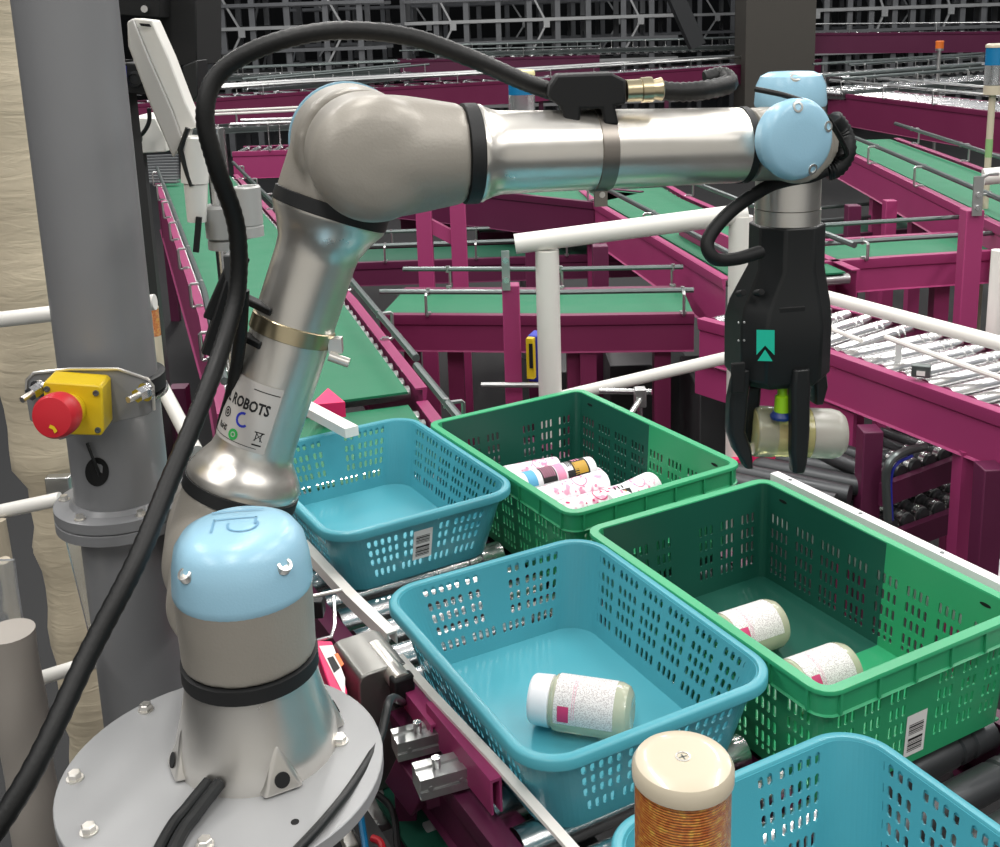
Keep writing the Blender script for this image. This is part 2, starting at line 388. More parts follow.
# wrist
WC = W1+u*.012
mb = MB(); mb.lathe([(-.055, .046), (.047, .047)], WC, n, 40); mb.cyl(WC-u*.05, WC, .0472, n=40)
fuse(mb.build('wrist_housing', M_taupe, robot), .003, 8)
n2 = Matrix.Rotation(R(8), 3, 'Z') @ n; capc = atd(802, 140, 1.345)-n2*.073
mb = MB(); mb.lathe([(.040, .046), (.056, .0475), (.058, .0510), (.062, .0510), (.069, .048), (.073, .042), (.075, .022), (.075, 0)], capc, n2, 48)
wcap = mb.build('joint_cap', M_bluecap, robot, label='round pale blue cap facing out from the wrist')
for ang in (100, -65, 20):
    d = (V(0, 0, 1)*math.sin(R(ang)) + V(-n2.y, n2.x, 0)*math.cos(R(ang)))
    MB().lathe([(-.004, .008), (.002, .007), (.0022, .0045), (.0005, .004), (.0005, 0)], capc+n2*.0715+d*.041, (n2+d*.25).normalized(), 16).build('cap_screw', M_silver2, wcap)
# last joints: behind the wrist, vertical
TA = atd(789, 150, 1.485)                          # axis of the tool, at wrist height
zt = lambda py: aty(789, py, TA.y).z
zc0, zsil0, zsil1, zfl, ztool = zt(112), zt(160), zt(207), zt(222), zt(224)
mb = MB(); mb.lathe([(0, .044), (zt(100)-zt(165), .0445)], V(TA.x, TA.y, zt(165)), Z, 40)
mb.cyl(V(TA.x, TA.y, zt(140)), V(TA.x, TA.y, zt(140))+n*.06, .041, n=36)
mb.lathe([(-.05, .036), (.03, .036)], V(TA.x, TA.y, zt(140))+u*.02, u, 30)
fuse(mb.build('tool_joint_housing', M_taupe, robot), .003, 6)
h0 = zt(106)
mb = MB(); mb.lathe([(0, .0465), (.004, .0475), (.028, .0455), (.040, .040), (.045, .030), (.046, 0)], V(TA.x, TA.y, h0), Z, 44); tcap = mb.build('joint_cap', M_bluecap, robot, label='pale blue cap on top of the tool joint')
MB().lathe([(-.003, .008), (.003, .007), (.0032, .004), (.001, .004), (.001, 0)], V(TA.x-.004, TA.y-.036, h0+.038), V(0, -.6, .8), 16).build('cap_screw', M_silver2, tcap)
mb = MB(); mb.lathe([(-.055, .030), (-.058, .038), (-.02, .042)], V(TA.x, TA.y, zt(140))+u*.11, -u, 30)
mb = MB(); mb.lathe([(0, .0438), (zsil0-zsil1, .0438)], V(TA.x, TA.y, zsil1), Z, 44); mb.build('tool_flange', M_silver2, robot)
mb = MB(); mb.lathe([(0, .0445), (zsil1-zfl-.001, .0445)], V(TA.x, TA.y, zfl), Z, 44); mb.build('flange_ring', M_silver2, robot)

# gripper
TX, TY = TA.x, TA.y
def octa(z, a, b, ch, rot=0, dx=0, dy=0):
    """chamfered rectangle, half sizes a along u, b along n"""
    P = [(a, -b+ch), (a, b-ch), (a-ch, b), (-a+ch, b), (-a, b-ch), (-a, -b+ch), (-a+ch, -b), (a-ch, -b)]
    uh = V(math.cos(R(rot)), math.sin(R(rot)), 0); nh = V(uh.y, -uh.x, 0)
    return [V(TX+dx, TY+dy, z)+uh*p+nh*q for p, q in P]
mb = MB(); mb.loft([octa(zt(222), .047, .047, .026, 8), octa(zt(265), .0475, .047, .026, 8), octa(zt(300), .062, .056, .026, 8, -.008), octa(zt(318), .0655, .060, .026, 8, -.010), octa(zt(368), .065, .060, .026, 8, -.010), octa(zt(377), .055, .052, .026, 8, -.010)])
grip = mb.build('gripper_body', M_black, robot, bevel=.003, label='black faceted gripper with teal logo')
uh = V(math.cos(R(8)), math.sin(R(8)), 0); nh = V(uh.y, -uh.x, 0)
fp = planemap(V(TX, TY, 0)+nh*.0612, uh, Z)
sx = lambda px, py: ((aty(px, py, (V(TX, TY, 0)+nh*.0612).y)-V(TX, TY, 0)).dot(uh), aty(px, py, (V(TX, TY, 0)+nh*.0612).y).z)
def pxpoly(mb, pts): mb.face([mb.bm.verts.new(fp(*sx(*p))) for p in pts])
mb = MB(); pxpoly(mb, [(754, 328), (773, 329), (773, 354), (763, 344), (754, 353)]); pxpoly(mb, [(763, 348), (771, 360), (755, 359)])
mb.build('logo', M_teal, grip)
for px, py in ((763, 293), (744, 293), (793, 297)):
    c = fp(*sx(px, py)); mb = MB(); mb.lathe([(-.02, .0045), (.0, .0045), (.0005, .003), (0, 0)], c-nh*(.0125), (nh+Z*.3).normalized(), 14); mb.build('screw_hole', M_dark, grip)
for a, b in (((779, 308), (806, 385)), ((730, 362), (744, 392))):
    (s0, t0), (s1, t1) = sx(*a), sx(*b)
    mb = MB(); mb.box(fp((s0+s1)/2, (t0+t1)/2)-nh*.009, (s1-s0, .006, abs(t1-t0)), Matrix((uh, -nh, Z)).transposed()); mb.build('finger_recess', M_dark, grip, bevel=.002)
for px, py in ((735, 320), (741, 320), (735, 338), (741, 338)):
    c = fp(*sx(px, py)); MB().lathe([(-.001, .0014), (.001, .0014)], c+nh*.0005-uh*.0, nh, 8).build('rivet', M_steel, grip)
def finger(pxs, off, w, th, name='finger'):
    """pxs: (px, py, half width px) down the finger; off: distance in front of the tool axis"""
    secs = []
    Yp = (V(TX, TY, 0)+nh*off).y
    for px, py, hw in pxs:
        c = aty(px, py, Yp); a = hw*c.y/1080; t = th
        secs.append([c+uh*p*a+nh*q*t for p, q in ((1, -.6), (1, .6), (.7, 1), (-.7, 1), (-1, .6), (-1, -.6), (-.7, -1), (.7, -1))])
    mb = MB(); mb.loft(secs); return mb.build(name, M_black, grip, bevel=.002)
finger([(800, 368, 9), (799, 385, 10.5), (799, 430, 10), (798, 450, 9.5), (798, 462, 8), (797, 471, 6.5)], .055, .02, .010)
finger([(742, 368, 7), (740, 380, 9), (737, 398, 10), (735, 430, 9), (741, 448, 9), (745, 458, 6), (747, 466, 4)], .040, .02, .013)
finger([(816, 368, 8), (818, 385, 8), (816, 402, 5)], .0, .02, .014)
finger([(752, 385, 8), (750, 400, 9), (748, 425, 8), (748, 440, 6)], .0, .02, .012)
cp = aty(781, 400, TY)
mb = MB(); mb.lathe([(0, .011), (.022, .010), (.024, .007), (.05, .007)], aty(782, 411, TY-.040), Z, 20); mb.build('suction_bellows', M_lime, grip)
mb = MB(); mb.lathe([(0, .0145), (.004, .015), (.010, .011)], aty(781, 418, TY-.040), Z, 24); mb.build('suction_cup', M_navy, grip)

# clamps and cable carriers on the arm
def pos_on(A, d, r, t, ref): return cylmap(A, d, ref, r)(0, t)
tb = None
P = (S2-E2)
tc = (atd(300, 335, 1.45)-S2).dot(wv)
mb = MB(); mb.lathe([(tc-.011, .0556), (tc-.010, .057), (tc+.010, .057), (tc+.011, .0556)], S2, wv, 48); clamp = mb.build('hose_clamp', M_brass, robot, label='steel band round the upper arm')
ctr = S2+wv*tc
rt = (_right-wv*_right.dot(wv)).normalized()
mb = MB(); q = ctr+rt*.06+n*.01; mb.box(q, (.018, .016, .020)); mb.cyl(q+V(-.008, -.01, -.012), q+V(.018, -.012, -.022), .0065, n=12); mb.build('clamp_screw', M_silver2, clamp)
mb = MB(); lf = -rt
q = ctr+lf*.056+n*.012
for dz in (.024, -.022): mb.beam(q+wv*dz+rt*.02+n*.035, q+wv*dz+lf*.035, .014, .010)
mb.beam(q+wv*.04+lf*.036, q-wv*.065+lf*.036, .020, .030); mb.beam(q+wv*.075+lf*.040, q-wv*.02+lf*.050, .012, .026)
mb.build('cable_bracket', M_blackm, robot, bevel=.002)
mb = MB(); qq = q+lf*.045; mb.box(qq+wv*.05, (.012, .03, .05)); mb.build('cable_bracket', M_greyd, robot, bevel=.002)
tf = (aty(597, 150, (E1+u*.32).y)-E1).dot(u)
mb = MB(); mb.lathe([(tf-.011, .0488), (tf-.010, .0518), (tf+.010, .0518), (tf+.011, .0488)], E1, u, 48)
cf = E1+u*tf; mb.box(cf-Z*.058+n*.005, (.016, .012, .024)); c2 = mb.build('hose_clamp', mat('dull_steel_band', '#8d8780', .38, .9), robot, label='steel band round the forearm')
MB().cyl(cf-Z*.055+n*.012, cf-Z*.055-n*.03, .004, n=10).build('clamp_screw', M_silver2, c2)
# connector block on the forearm
Yb = cf.y-.01
a = aty(548, 78, Yb); b = aty(626, 108, Yb)
mb = MB(); pl = lambda px, py: aty(px, py, Yb-.025)
poly = [(550, 86), (557, 75), (612, 73), (626, 80), (626, 104), (615, 106), (619, 125), (604, 125), (602, 109), (581, 109), (580, 124), (566, 124), (560, 107), (548, 98)]
mb.loft([[aty(x, y, Yb-.028) for x, y in poly], [aty(x, y, Yb-.028)+V(0, .055, 0) for x, y in poly]])
mb.build('connector_block', M_blackm, robot, bevel=.003)
mb = MB(); A = aty(626, 91, Yb-.005); B = aty(661, 89, Yb); d = B-A
mb.lathe([(0, .0135), (.018, .0135), (.019, .0155), (.032, .0155), (.033, .012), (d.length, .0145), (d.length+.002, .012)], A, d, 24); mb.build('connector_plug', M_brass, robot)

# black hoses
def hose(name, pts, r, label, m=None, ridge=.10, n=10, seg=16):
    mb = MB(); mb.tube(spline(pts, seg), r, n, ridge=ridge)
    return tag(mb.build(name, m or M_cable, None, smooth=60), label, 'hose')
hose('cable_conduit', [atd(-40, 880, 1.02), atd(30, 775, 1.06), atd(88, 655, 1.12), atd(137, 560, 1.17), atd(170, 480, 1.23), atd(205, 395, 1.30), atd(226, 335, 1.36), atd(238, 285, 1.38), atd(236, 225, 1.36), atd(216, 165, 1.32), atd(205, 115, 1.30), atd(218, 75, 1.30), atd(262, 47, 1.30), atd(330, 31, 1.31), atd(405, 36, 1.33), atd(470, 58, 1.34), atd(520, 80, 1.36), atd(556, 93, 1.375)], .0108,
     'thick black cable conduit looping from bottom corner over the elbow', ridge=.06, seg=14)
hose('air_hose', [atd(243, 290, 1.40), atd(240, 340, 1.42), atd(232, 390, 1.46), atd(222, 430, 1.5), atd(218, 480, 1.56)], .0085, 'short black hose hanging behind the arm bracket', ridge=0)
hose('wrist_hose', [atd(826, 170, 1.45), atd(812, 176, 1.45), atd(800, 178, 1.45), atd(785, 181, 1.44), atd(765, 188, 1.42), atd(730, 212, 1.40), atd(708, 240, 1.39), atd(714, 258, 1.39), atd(735, 259, 1.41), atd(760, 252, 1.44)], .0088,
     'flat black hose curling beside the gripper neck', m=M_blackm, ridge=0)
hose('connector_cable', [atd(655, 90, 1.385), atd(680, 92, 1.385), atd(705, 90, 1.385), atd(728, 84, 1.41), atd(722, 76, 1.43), atd(705, 80, 1.43)], .0115, 'black taped cable behind the brass plug on the forearm', ridge=.12, seg=8)
hose('wrist_cable_loop', [atd(755, 89, 1.36), atd(790, 97, 1.345), atd(822, 112, 1.36), atd(846, 150, 1.43), atd(840, 158, 1.45)], .0035, 'thin black cable passing over the wrist caps', ridge=0)
tag(MB().tube(spline([SB+V(-.035, -.087, .018), SB+V(-.05, -.12, .012), SB+V(-.062, -.16, .009), SB+V(-.07, -.30, .0085)]), .0065).build('power_cable', M_black), 'black power cable leaving the robot foot at its base', 'cable', 'twin cables from the robot foot')
tag(MB().tube(spline([SB+V(-.022, -.09, .018), SB+V(-.038, -.13, .012), SB+V(-.048, -.17, .009), SB+V(-.052, -.30, .0085)]), .0075).build('signal_cable', M_black), 'thicker black cable beside the power cable at robot foot', 'cable', 'twin cables from the robot foot')

mb = MB(); pts_ = spline([atd(832, 118, 1.45), atd(842, 132, 1.46), atd(846, 150, 1.46), atd(838, 166, 1.46), atd(826, 172, 1.46)], 8)
mb.tube(pts_, .0125, 10, ridge=.12); tag(mb.build('taped_cable', M_black, None, smooth=60), 'black taped cable bundle bulging out right of the round wrist cap', 'cable')
# pedestal plate with bolts
_q = V(-.340, 1.120, 1.021)-EYE; PC = EYE+_q*((SB.z-ZC)/_q.z)
ped = thing('robot_pedestal', 'round grey steel pedestal plate under the robot foot', 'pedestal', V(PC.x, PC.y, 0))
mb = MB(); mb.lathe([(-.016, .180), (-.015, .181), (-.001, .181), (0, .180)], PC, Z, 72); mb.build('plate', M_plate, ped)
mb = MB(); mb.lathe([(-PC.z, .17), (-PC.z+.02, .17), (-PC.z+.021, .115), (-.03, .115), (-.0165, .16)], PC, Z, 40); mb.build('column', M_grey, ped)
for px, py in ((89, 832), (75, 779), (146, 710), (340, 742), (232, 836)):
    c = atz(px, py, SB.z) if px != 232 else atz(205, 846, SB.z)
    mb = MB(); mb.lathe([(0, .0095), (.0018, .0095)], c, Z, 20); mb.lathe([(.0018, .0078), (.008, .0078), (.009, .0065)], c, Z, 6); mb.build('bolt', M_silver2, ped, smooth=25)
c = atz(295, 822, SB.z); MB().lathe([(0, .0045), (.0004, .0045)], c, Z, 16).build('hole', M_dark, ped)
# ------------------------------------------------------------------ crates
def crate(name, label, group, corner, yaw, L, W, H, rim_z, kind, barcode=True):
    """corner: back-left sharp corner of the rim (x, y); W runs along yaw, L towards the viewer"""
    a = R(yaw); d1 = V(math.cos(a), math.sin(a), 0); d2 = V(math.sin(a), -math.cos(a), 0)
    ctr = V(corner[0], corner[1], 0)+d1*W/2+d2*L/2
    root = thing(name, label, 'crate', V(ctr.x, ctr.y, rim_z-H), group)
    blue = kind == 'blue'
    rc = .050 if blue else .016; lip = .014 if blue else .016; tap = .030 if blue else .010
    hx0, hy0 = W/2-lip, L/2-lip                    # wall at the rim
    NC = 12 if blue else 4
    zb = rim_z-H+(.0 if blue else .012)
    def P(side, s, t, off=0.0):
        """side 0: +x(d1) wall.. s in -1..1 along the straight, t 0 bottom..1 top"""
        hx = hx0-tap*(1-t)+off; hy = hy0-tap*(1-t)+off; z = zb+(rim_z-zb)*t
        r = rc+off
        if side == 0: x, y = s*(hx-r), -hy       # front (towards -d2 => y=-hy is far) handled below
        elif side == 1: x, y = hx, s*(hy-r)
        elif side == 2: x, y = -s*(hx-r), hy
        else: x, y = -hx, -s*(hy-r)
        return V(ctr.x, ctr.y, z)+d1*x+d2*y
    def PC(k, ang, t, off=0.0):
        hx = hx0-tap*(1-t)+off; hy = hy0-tap*(1-t)+off; z = zb+(rim_z-zb)*t; r = rc+off
        cx, cy = ((hx-r, -hy+r), (hx-r, hy-r), (-hx+r, hy-r), (-hx+r, -hy+r))[k]
        return V(ctr.x, ctr.y, z)+d1*(cx+r*math.cos(ang))+d2*(cy+r*math.sin(ang))
    # slots: per side list of (t0,t1,[(s0,s1)...]) in metres along the wall
    def groups(spec, half, sw, gap):
        out = []
        for c, k in spec:
            for i in range(k):
                m = c*half+(i-(k-1)/2)*(sw+gap); out.append((m-sw/2, m+sw/2))
        return out
    hw, hl = hx0-rc, hy0-rc
    def rows(n, z0, z1, frac=.68):
        st = (z1-z0)/n; return [(z0+i*st, z0+i*st+st*frac) for i in range(n)]
    slots = {}
    if blue:
        sw, gp = .0078, .0062
        up = rows(3, .37, .82); top = [(.85, .95)]; bot = [(.17, .29)]
        for sd in (0, 2):
            gu = groups([(-.72, 5), (-.30, 2), (.30, 2), (.72, 5)], hw, sw, gp); gb = groups([(-.78, 4), (-.27, 4), (.24, 4), (.74, 4)], hw, sw, gp)
            slots[sd] = [(*r_, gu) for r_ in up]+[(*r_, gu) for r_ in top]+[(*r_, gb) for r_ in bot]
        for sd in (1, 3):
            gu = groups([(-.90, 4), (-.54, 4), (-.18, 4), (.18, 4), (.54, 4), (.90, 4)], hl, sw, gp)
            slots[sd] = [(*r_, gu) for r_ in up+top+bot]
    else:
        sw, gp = .0062, .0062
        up = rows(4, .16, .77, .66)
        for sd in (0, 2):
            gu = groups([(-.86, 3), (-.57, 3), (-.28, 3), (.28, 3), (.57, 3), (.86, 3)], hw, sw, gp)
            slots[sd] = [(*r_, gu) for r_ in up]
        for sd in (1, 3):
            gu = groups([(-.89, 4), (-.63, 4), (-.38, 4), (-.13, 4), (.13, 4), (.38, 4), (.63, 4), (.89, 4)], hl, sw, gp)
            slots[sd] = [(*r_, gu) for r_ in up]+[(.09, .14, gu)]
    mb = MB(); cache = {}
    def vt(p):
        k = (round(p.x, 5), round(p.y, 5), round(p.z, 5))
        if k not in cache: cache[k] = mb.bm.verts.new(p)
        return cache[k]
    ts = {0.0, 1.0}
    for sd in range(4):
        for t0, t1, g_ in slots[sd]: ts |= {t0, t1}
    ts = sorted(ts)
    for sd in range(4):
        half = hw if sd in (0, 2) else hl
        ss = {-half, half}
        for t0, t1, g_ in slots[sd]:
            for s0, s1 in g_: ss |= {max(-half, s0), min(half, s1)}
        seam = None
        if not blue and sd == 1: seam = SEAM.get(name+label, .12)*half; ss.add(seam)
        ss = sorted(ss)
        for i in range(len(ss)-1):
            for j in range(len(ts)-1):
                sm, tm = (ss[i]+ss[i+1])/2, (ts[j]+ts[j+1])/2
                if any(t0 < tm < t1 and any(s0 < sm < s1 for s0, s1 in g_) for t0, t1, g_ in slots[sd]): continue
                q = [vt(P(sd, s/half, t)) for s, t in ((ss[i], ts[j]), (ss[i+1], ts[j]), (ss[i+1], ts[j+1]), (ss[i], ts[j+1]))]
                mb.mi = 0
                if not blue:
                    if sd == 0 or (sd == 1 and sm < seam): mb.mi = 1  # darker green on the back end wall and the long wall up to the seam
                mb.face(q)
        # rounded slot ends
        for t0, t1, g_ in slots[sd]:
            for s0, s1 in g_:
                c = (s1-s0)*.32; ct = c/(rim_z-zb)
                for a0, b0, sa, sb in ((s0, t0, 1, 1), (s1, t0, -1, 1), (s0, t1, 1, -1), (s1, t1, -1, -1)):
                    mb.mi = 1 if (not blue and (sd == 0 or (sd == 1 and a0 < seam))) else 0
                    mb.face([mb.bm.verts.new(P(sd, x/half, y)) for x, y in ((a0, b0), (a0+sa*c, b0), (a0, b0+sb*ct))])
    for k, (a0, sd) in enumerate(((-PI/2, 0), (0, 1), (PI/2, 2), (PI, 3))):
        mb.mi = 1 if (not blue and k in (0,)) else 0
        for i in range(NC):
            for j in range(len(ts)-1):
                A, B = a0+PI/2*i/NC, a0+PI/2*(i+1)/NC
                mb.face([vt(PC(k, A, ts[j])), vt(PC(k, B, ts[j])), vt(PC(k, B, ts[j+1])), vt(PC(k, A, ts[j+1]))])
    # floor with a small cove
    loop = []
    for k in range(4):
        a0 = (-PI/2, 0, PI/2, PI)[k]
        for i in range(NC+1): loop.append((k, a0+PI/2*i/NC))
    lv = [vt(PC(k, A, 0)) for k, A in loop]
    if blue:
        mb.mi = 0; mb.face(lv)
    else:
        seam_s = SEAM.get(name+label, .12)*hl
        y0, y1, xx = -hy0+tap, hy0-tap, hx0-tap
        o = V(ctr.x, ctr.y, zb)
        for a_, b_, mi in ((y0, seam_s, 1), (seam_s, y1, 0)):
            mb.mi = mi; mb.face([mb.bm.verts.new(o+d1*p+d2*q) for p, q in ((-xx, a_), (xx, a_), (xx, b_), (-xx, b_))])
    mb.mi = 0
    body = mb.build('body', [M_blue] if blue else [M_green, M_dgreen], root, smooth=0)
    so = body.modifiers.new('thick', 'SOLIDIFY'); so.thickness = .0028; so.offset = 0
    # rim: swept profile (offset outwards, height)
    mb = MB(); secs = []
    if blue: prof = [(-.001, -.012), (-.0005, .0), (.002, .003), (lip-.003, .003), (lip, .0), (lip, -.012), (lip-.002, -.0125), (lip-.003, -.002), (.003, -.002)]
    else: prof = [(-.001, -.008), (-.001, 0), (0, .002), (lip-.001, .002), (lip, 0), (lip, -.004), (.002, -.004)]
    for k in range(4):
        a0 = (-PI/2, 0, PI/2, PI)[k]
        for i in range(NC+1):
            A = a0+PI/2*i/NC; secs.append([PC(k, A, 1, o_)+V(0, 0, z_) for o_, z_ in prof])
    secs.append(secs[0]); mb.loft(secs, cap=False)
    mb.build('rim', [M_blue if blue else M_green], root, smooth=50)
    if not blue:
        # deep skirt band under the rim with upright ribs
        mb = MB(); secs = []; D = .034
        for k in range(4):
            a0 = (-PI/2, 0, PI/2, PI)[k]
            for i in range(NC+1):
                A = a0+PI/2*i/NC; secs.append([PC(k, A, 1, o_)+V(0, 0, z_) for o_, z_ in ((.002, -.001), (lip-.0045, -.001), (lip-.0045, -D), (lip-.001, -D-.002), (.001, -D-.002))])
        secs.append(secs[0]); mb.loft(secs, cap=False)
        for sd in range(4):
            half = hw if sd in (0, 2) else hl; nr = 5 if sd in (0, 2) else 7
            dirv = d1 if sd in (0, 2) else d2
            for i in range(nr+1):
                s = -1+2*i/nr; p = P(sd, s, 1, lip-.004)
                mb.box(p-V(0, 0, D/2), (.004, .007, D), Matrix((dirv, dirv.cross(Z), Z)).transposed())
        mb.build('rim_band', M_green, root, smooth=40)
        for sd in (1, 3):
            for s in (.86, -.86):
                f_ = planemap(P(sd, s, .90, -.002), d2, Z); mb = MB()
                mb.loft([[f_(.010*math.cos(PI*k/6), .003*math.sin(PI*k/6)) for k in range(12)], [f_(.010*math.cos(PI*k/6), .003*math.sin(PI*k/6))+(d1 if sd == 1 else -d1)*.003-(d1 if sd == 1 else -d1)*.0 for k in range(12)]])
                mb.build('handle_slot', M_dark, root)
        for sx_ in (-1, 1):
            for sy_ in (-1, 1):
                mb = MB(); c = V(ctr.x, ctr.y, zb)+d1*sx_*(hx0-tap-.045)+d2*sy_*(hy0-tap-.045)
                mb.loft([[c+d1*p+d2*q+V(0, 0, -.0125) for p, q in ((-.030, -.030), (.030, -.030), (.030, .030), (-.030, .030))],
                         [c+d1*p+d2*q for p, q in ((-.043, -.043), (.043, -.043), (.043, .043), (-.043, .043))]])
                mb.build('foot', M_green, root)
    if barcode:
        tc = .50 if blue else .26
        o = P(2, .06 if blue else .04, tc, .0022); f_ = planemap(o, d1, (P(2, 0, .8)-P(2, 0, .2)))
        mb = MB(); w, h = (.0190, .032) if blue else (.020, .034); patch(mb, f_, -w, w, -h, h, 1, 1); lb = mb.build('barcode_label', M_paper, root)
        f2 = planemap(o+d2*.0004, d1, (P(2, 0, .8)-P(2, 0, .2))); mb = MB(); y = -h*.78
        for k, t_ in enumerate((.0012, .0022, .001, .003, .0012, .0008, .004, .001, .0014, .0022, .001, .0028, .0012)):
            patch(mb, f2, -w*.72, w*.72, y, y+t_, 1, 1); y += t_+(.0014 if k != 6 else .006)
            if y > h*.82: break
        mb.build('barcode_bars', M_ink, lb)
    root['_d'] = 0
    del root['_d']
    return root, ctr, d1, d2
SEAM = {}
k1 = 'blue crates on the near lane'; k2 = 'green crates on the far lane'
LG, WG, LB, WB = .5689, .4109, .4920, .3866
lblC = 'green slotted crate, darker at its back end, with two clear bottles lying inside'
lblD = 'green slotted crate, darker at its back end, full of white pink-patterned tubes'
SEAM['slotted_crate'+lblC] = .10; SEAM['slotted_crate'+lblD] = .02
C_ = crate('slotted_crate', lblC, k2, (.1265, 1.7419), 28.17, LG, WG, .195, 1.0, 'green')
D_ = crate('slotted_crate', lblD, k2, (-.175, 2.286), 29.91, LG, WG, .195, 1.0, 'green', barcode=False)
A_ = crate('slotted_crate', 'empty light blue slotted crate behind the robot shoulder', k1, (-.550, 2.152), 29.87, LB, WB, .132, 1.0, 'blue')
B_ = crate('slotted_crate', 'light blue slotted crate with a single white-capped bottle inside', k1, (-.2074, 1.5477), 27.62, LB, WB, .132, 1.0, 'blue', barcode=False)
ec = atz(853, 720.6, 1.0); a = R(27.6); ecl = ec-V(math.cos(a), math.sin(a), 0)*WB
E_ = crate('slotted_crate', 'light blue slotted crate cut off behind the amber beacon', k1, (ecl.x, ecl.y), 27.6, LB, WB, .132, 1.0, 'blue', barcode=False)

# ------------------------------------------------------------------ bottles
def bottle(label, a, d, roll, r=.034, L=.135, group='squat bottles with pink-marked labels', labelled=True, up=None, cap_r=.030, mat_=None):
    """a: centre of the cap end; d: direction cap -> base; up: where the label faces"""
    d = V(d).normalized(); a = V(a)
    root = thing('bottle', label, 'bottle', a+V(0, 0, -r), group)
    mb = MB(); mb.lathe([(.028, cap_r-.004), (.031, r-.006), (.036, r-.001), (.042, r), (L-.016, r), (L-.006, r-.004), (L-.001, r-.012), (L, r-.02), (L-.004, 0)], a, d, 36)
    mb.build('body', mat_ or M_bottle, root)
    mb = MB(); mb.lathe([(0, 0), (0, cap_r-.004), (.003, cap_r-.001), (.006, cap_r), (.030, cap_r+.001), (.031, cap_r-.002)], a, d, 40); mb.build('cap', M_can, root)
    if labelled:
        f = cylmap(a, d, up or Z, r+.0005); f2 = cylmap(a, d, up or Z, r+.0009)
        w = r*1.15
        mb = MB(); patch(mb, f, -w, w, .040, L-.022, 14, 1); lb = mb.build('label', M_fine, root)
        s = roll
        mb = MB(); patch(mb, f2, s*w*.42, s*w*.92, .046, .062, 6, 1); mb.build('pink_square', M_pinkink, lb)
        mb = MB()
        for t_ in (.066, .069): patch(mb, f2, s*w*-.5, s*w*.8, t_, t_+.0006, 8, 1)
        mb.build('pink_lines', M_pinkl, lb)
    return root
zB = .868+.0028
rB = .039
b0 = atz(532, 698, zB+rB); b1 = atz(633, 713, zB+rB)
bottle('white-capped clear bottle lying alone in a blue crate', b0, b1-b0, 1, r=rB, L=(b1-b0).length, cap_r=.035, up=V(-.15, -.55, .8))
zC = .805+.012+.0028; rC = .041
c0_ = atz(713, 600, zC+rC); c1_ = atz(781, 632, zC+rC)
q0, q1 = atz(787, 629, zC+rC), atz(858, 671, zC+rC)
dC = V(.86, .42, 0).normalized()
e0 = atz(776, 622, zC+rC); bottle('clear bottle lying further back in the green crate', e0-dC*.145, dC, 1, r=rC, L=.150, cap_r=.036, up=V(-.1, -.35, .93))
e1_ = atz(847, 667, zC+rC); bottle('clear bottle lying nearer the front wall of the green crate', e1_-dC*.145, dC, 1, r=rC, L=.150, cap_r=.036, up=V(-.1, -.35, .93))
# a bottle held by the gripper
g1 = aty(845, 434, TY-.012); g0 = aty(752, 431, TY-.012)
gd = (g0-g1).normalized(); gL = (g0-g1).length
hb = thing('bottle', 'cloudy bottle with yellow liquid gripped by the black fingers', 'bottle', g1-V(0, 0, .036))
MB().lathe([(0, 0), (0, .018), (.003, .027), (.010, .033), (.020, .0355), (.052, .0355), (.052, 0)], g1, gd, 36).build('cloudy_end', mat('cloudy_plastic', '#bdbab0', .3, 0, trans=.35), hb)
MB().lathe([(.0525, 0), (.0525, .0352), (gL-.004, .0352), (gL-.001, .033), (gL, .030), (gL, 0)], g1, gd, 36).build('clear_body', M_liquid, hb)
MB().lathe([(gL-.030, .0356), (gL-.028, .0362), (gL-.004, .0362), (gL-.002, .0356)], g1, gd, 36).build('clear_film', M_clear, hb)

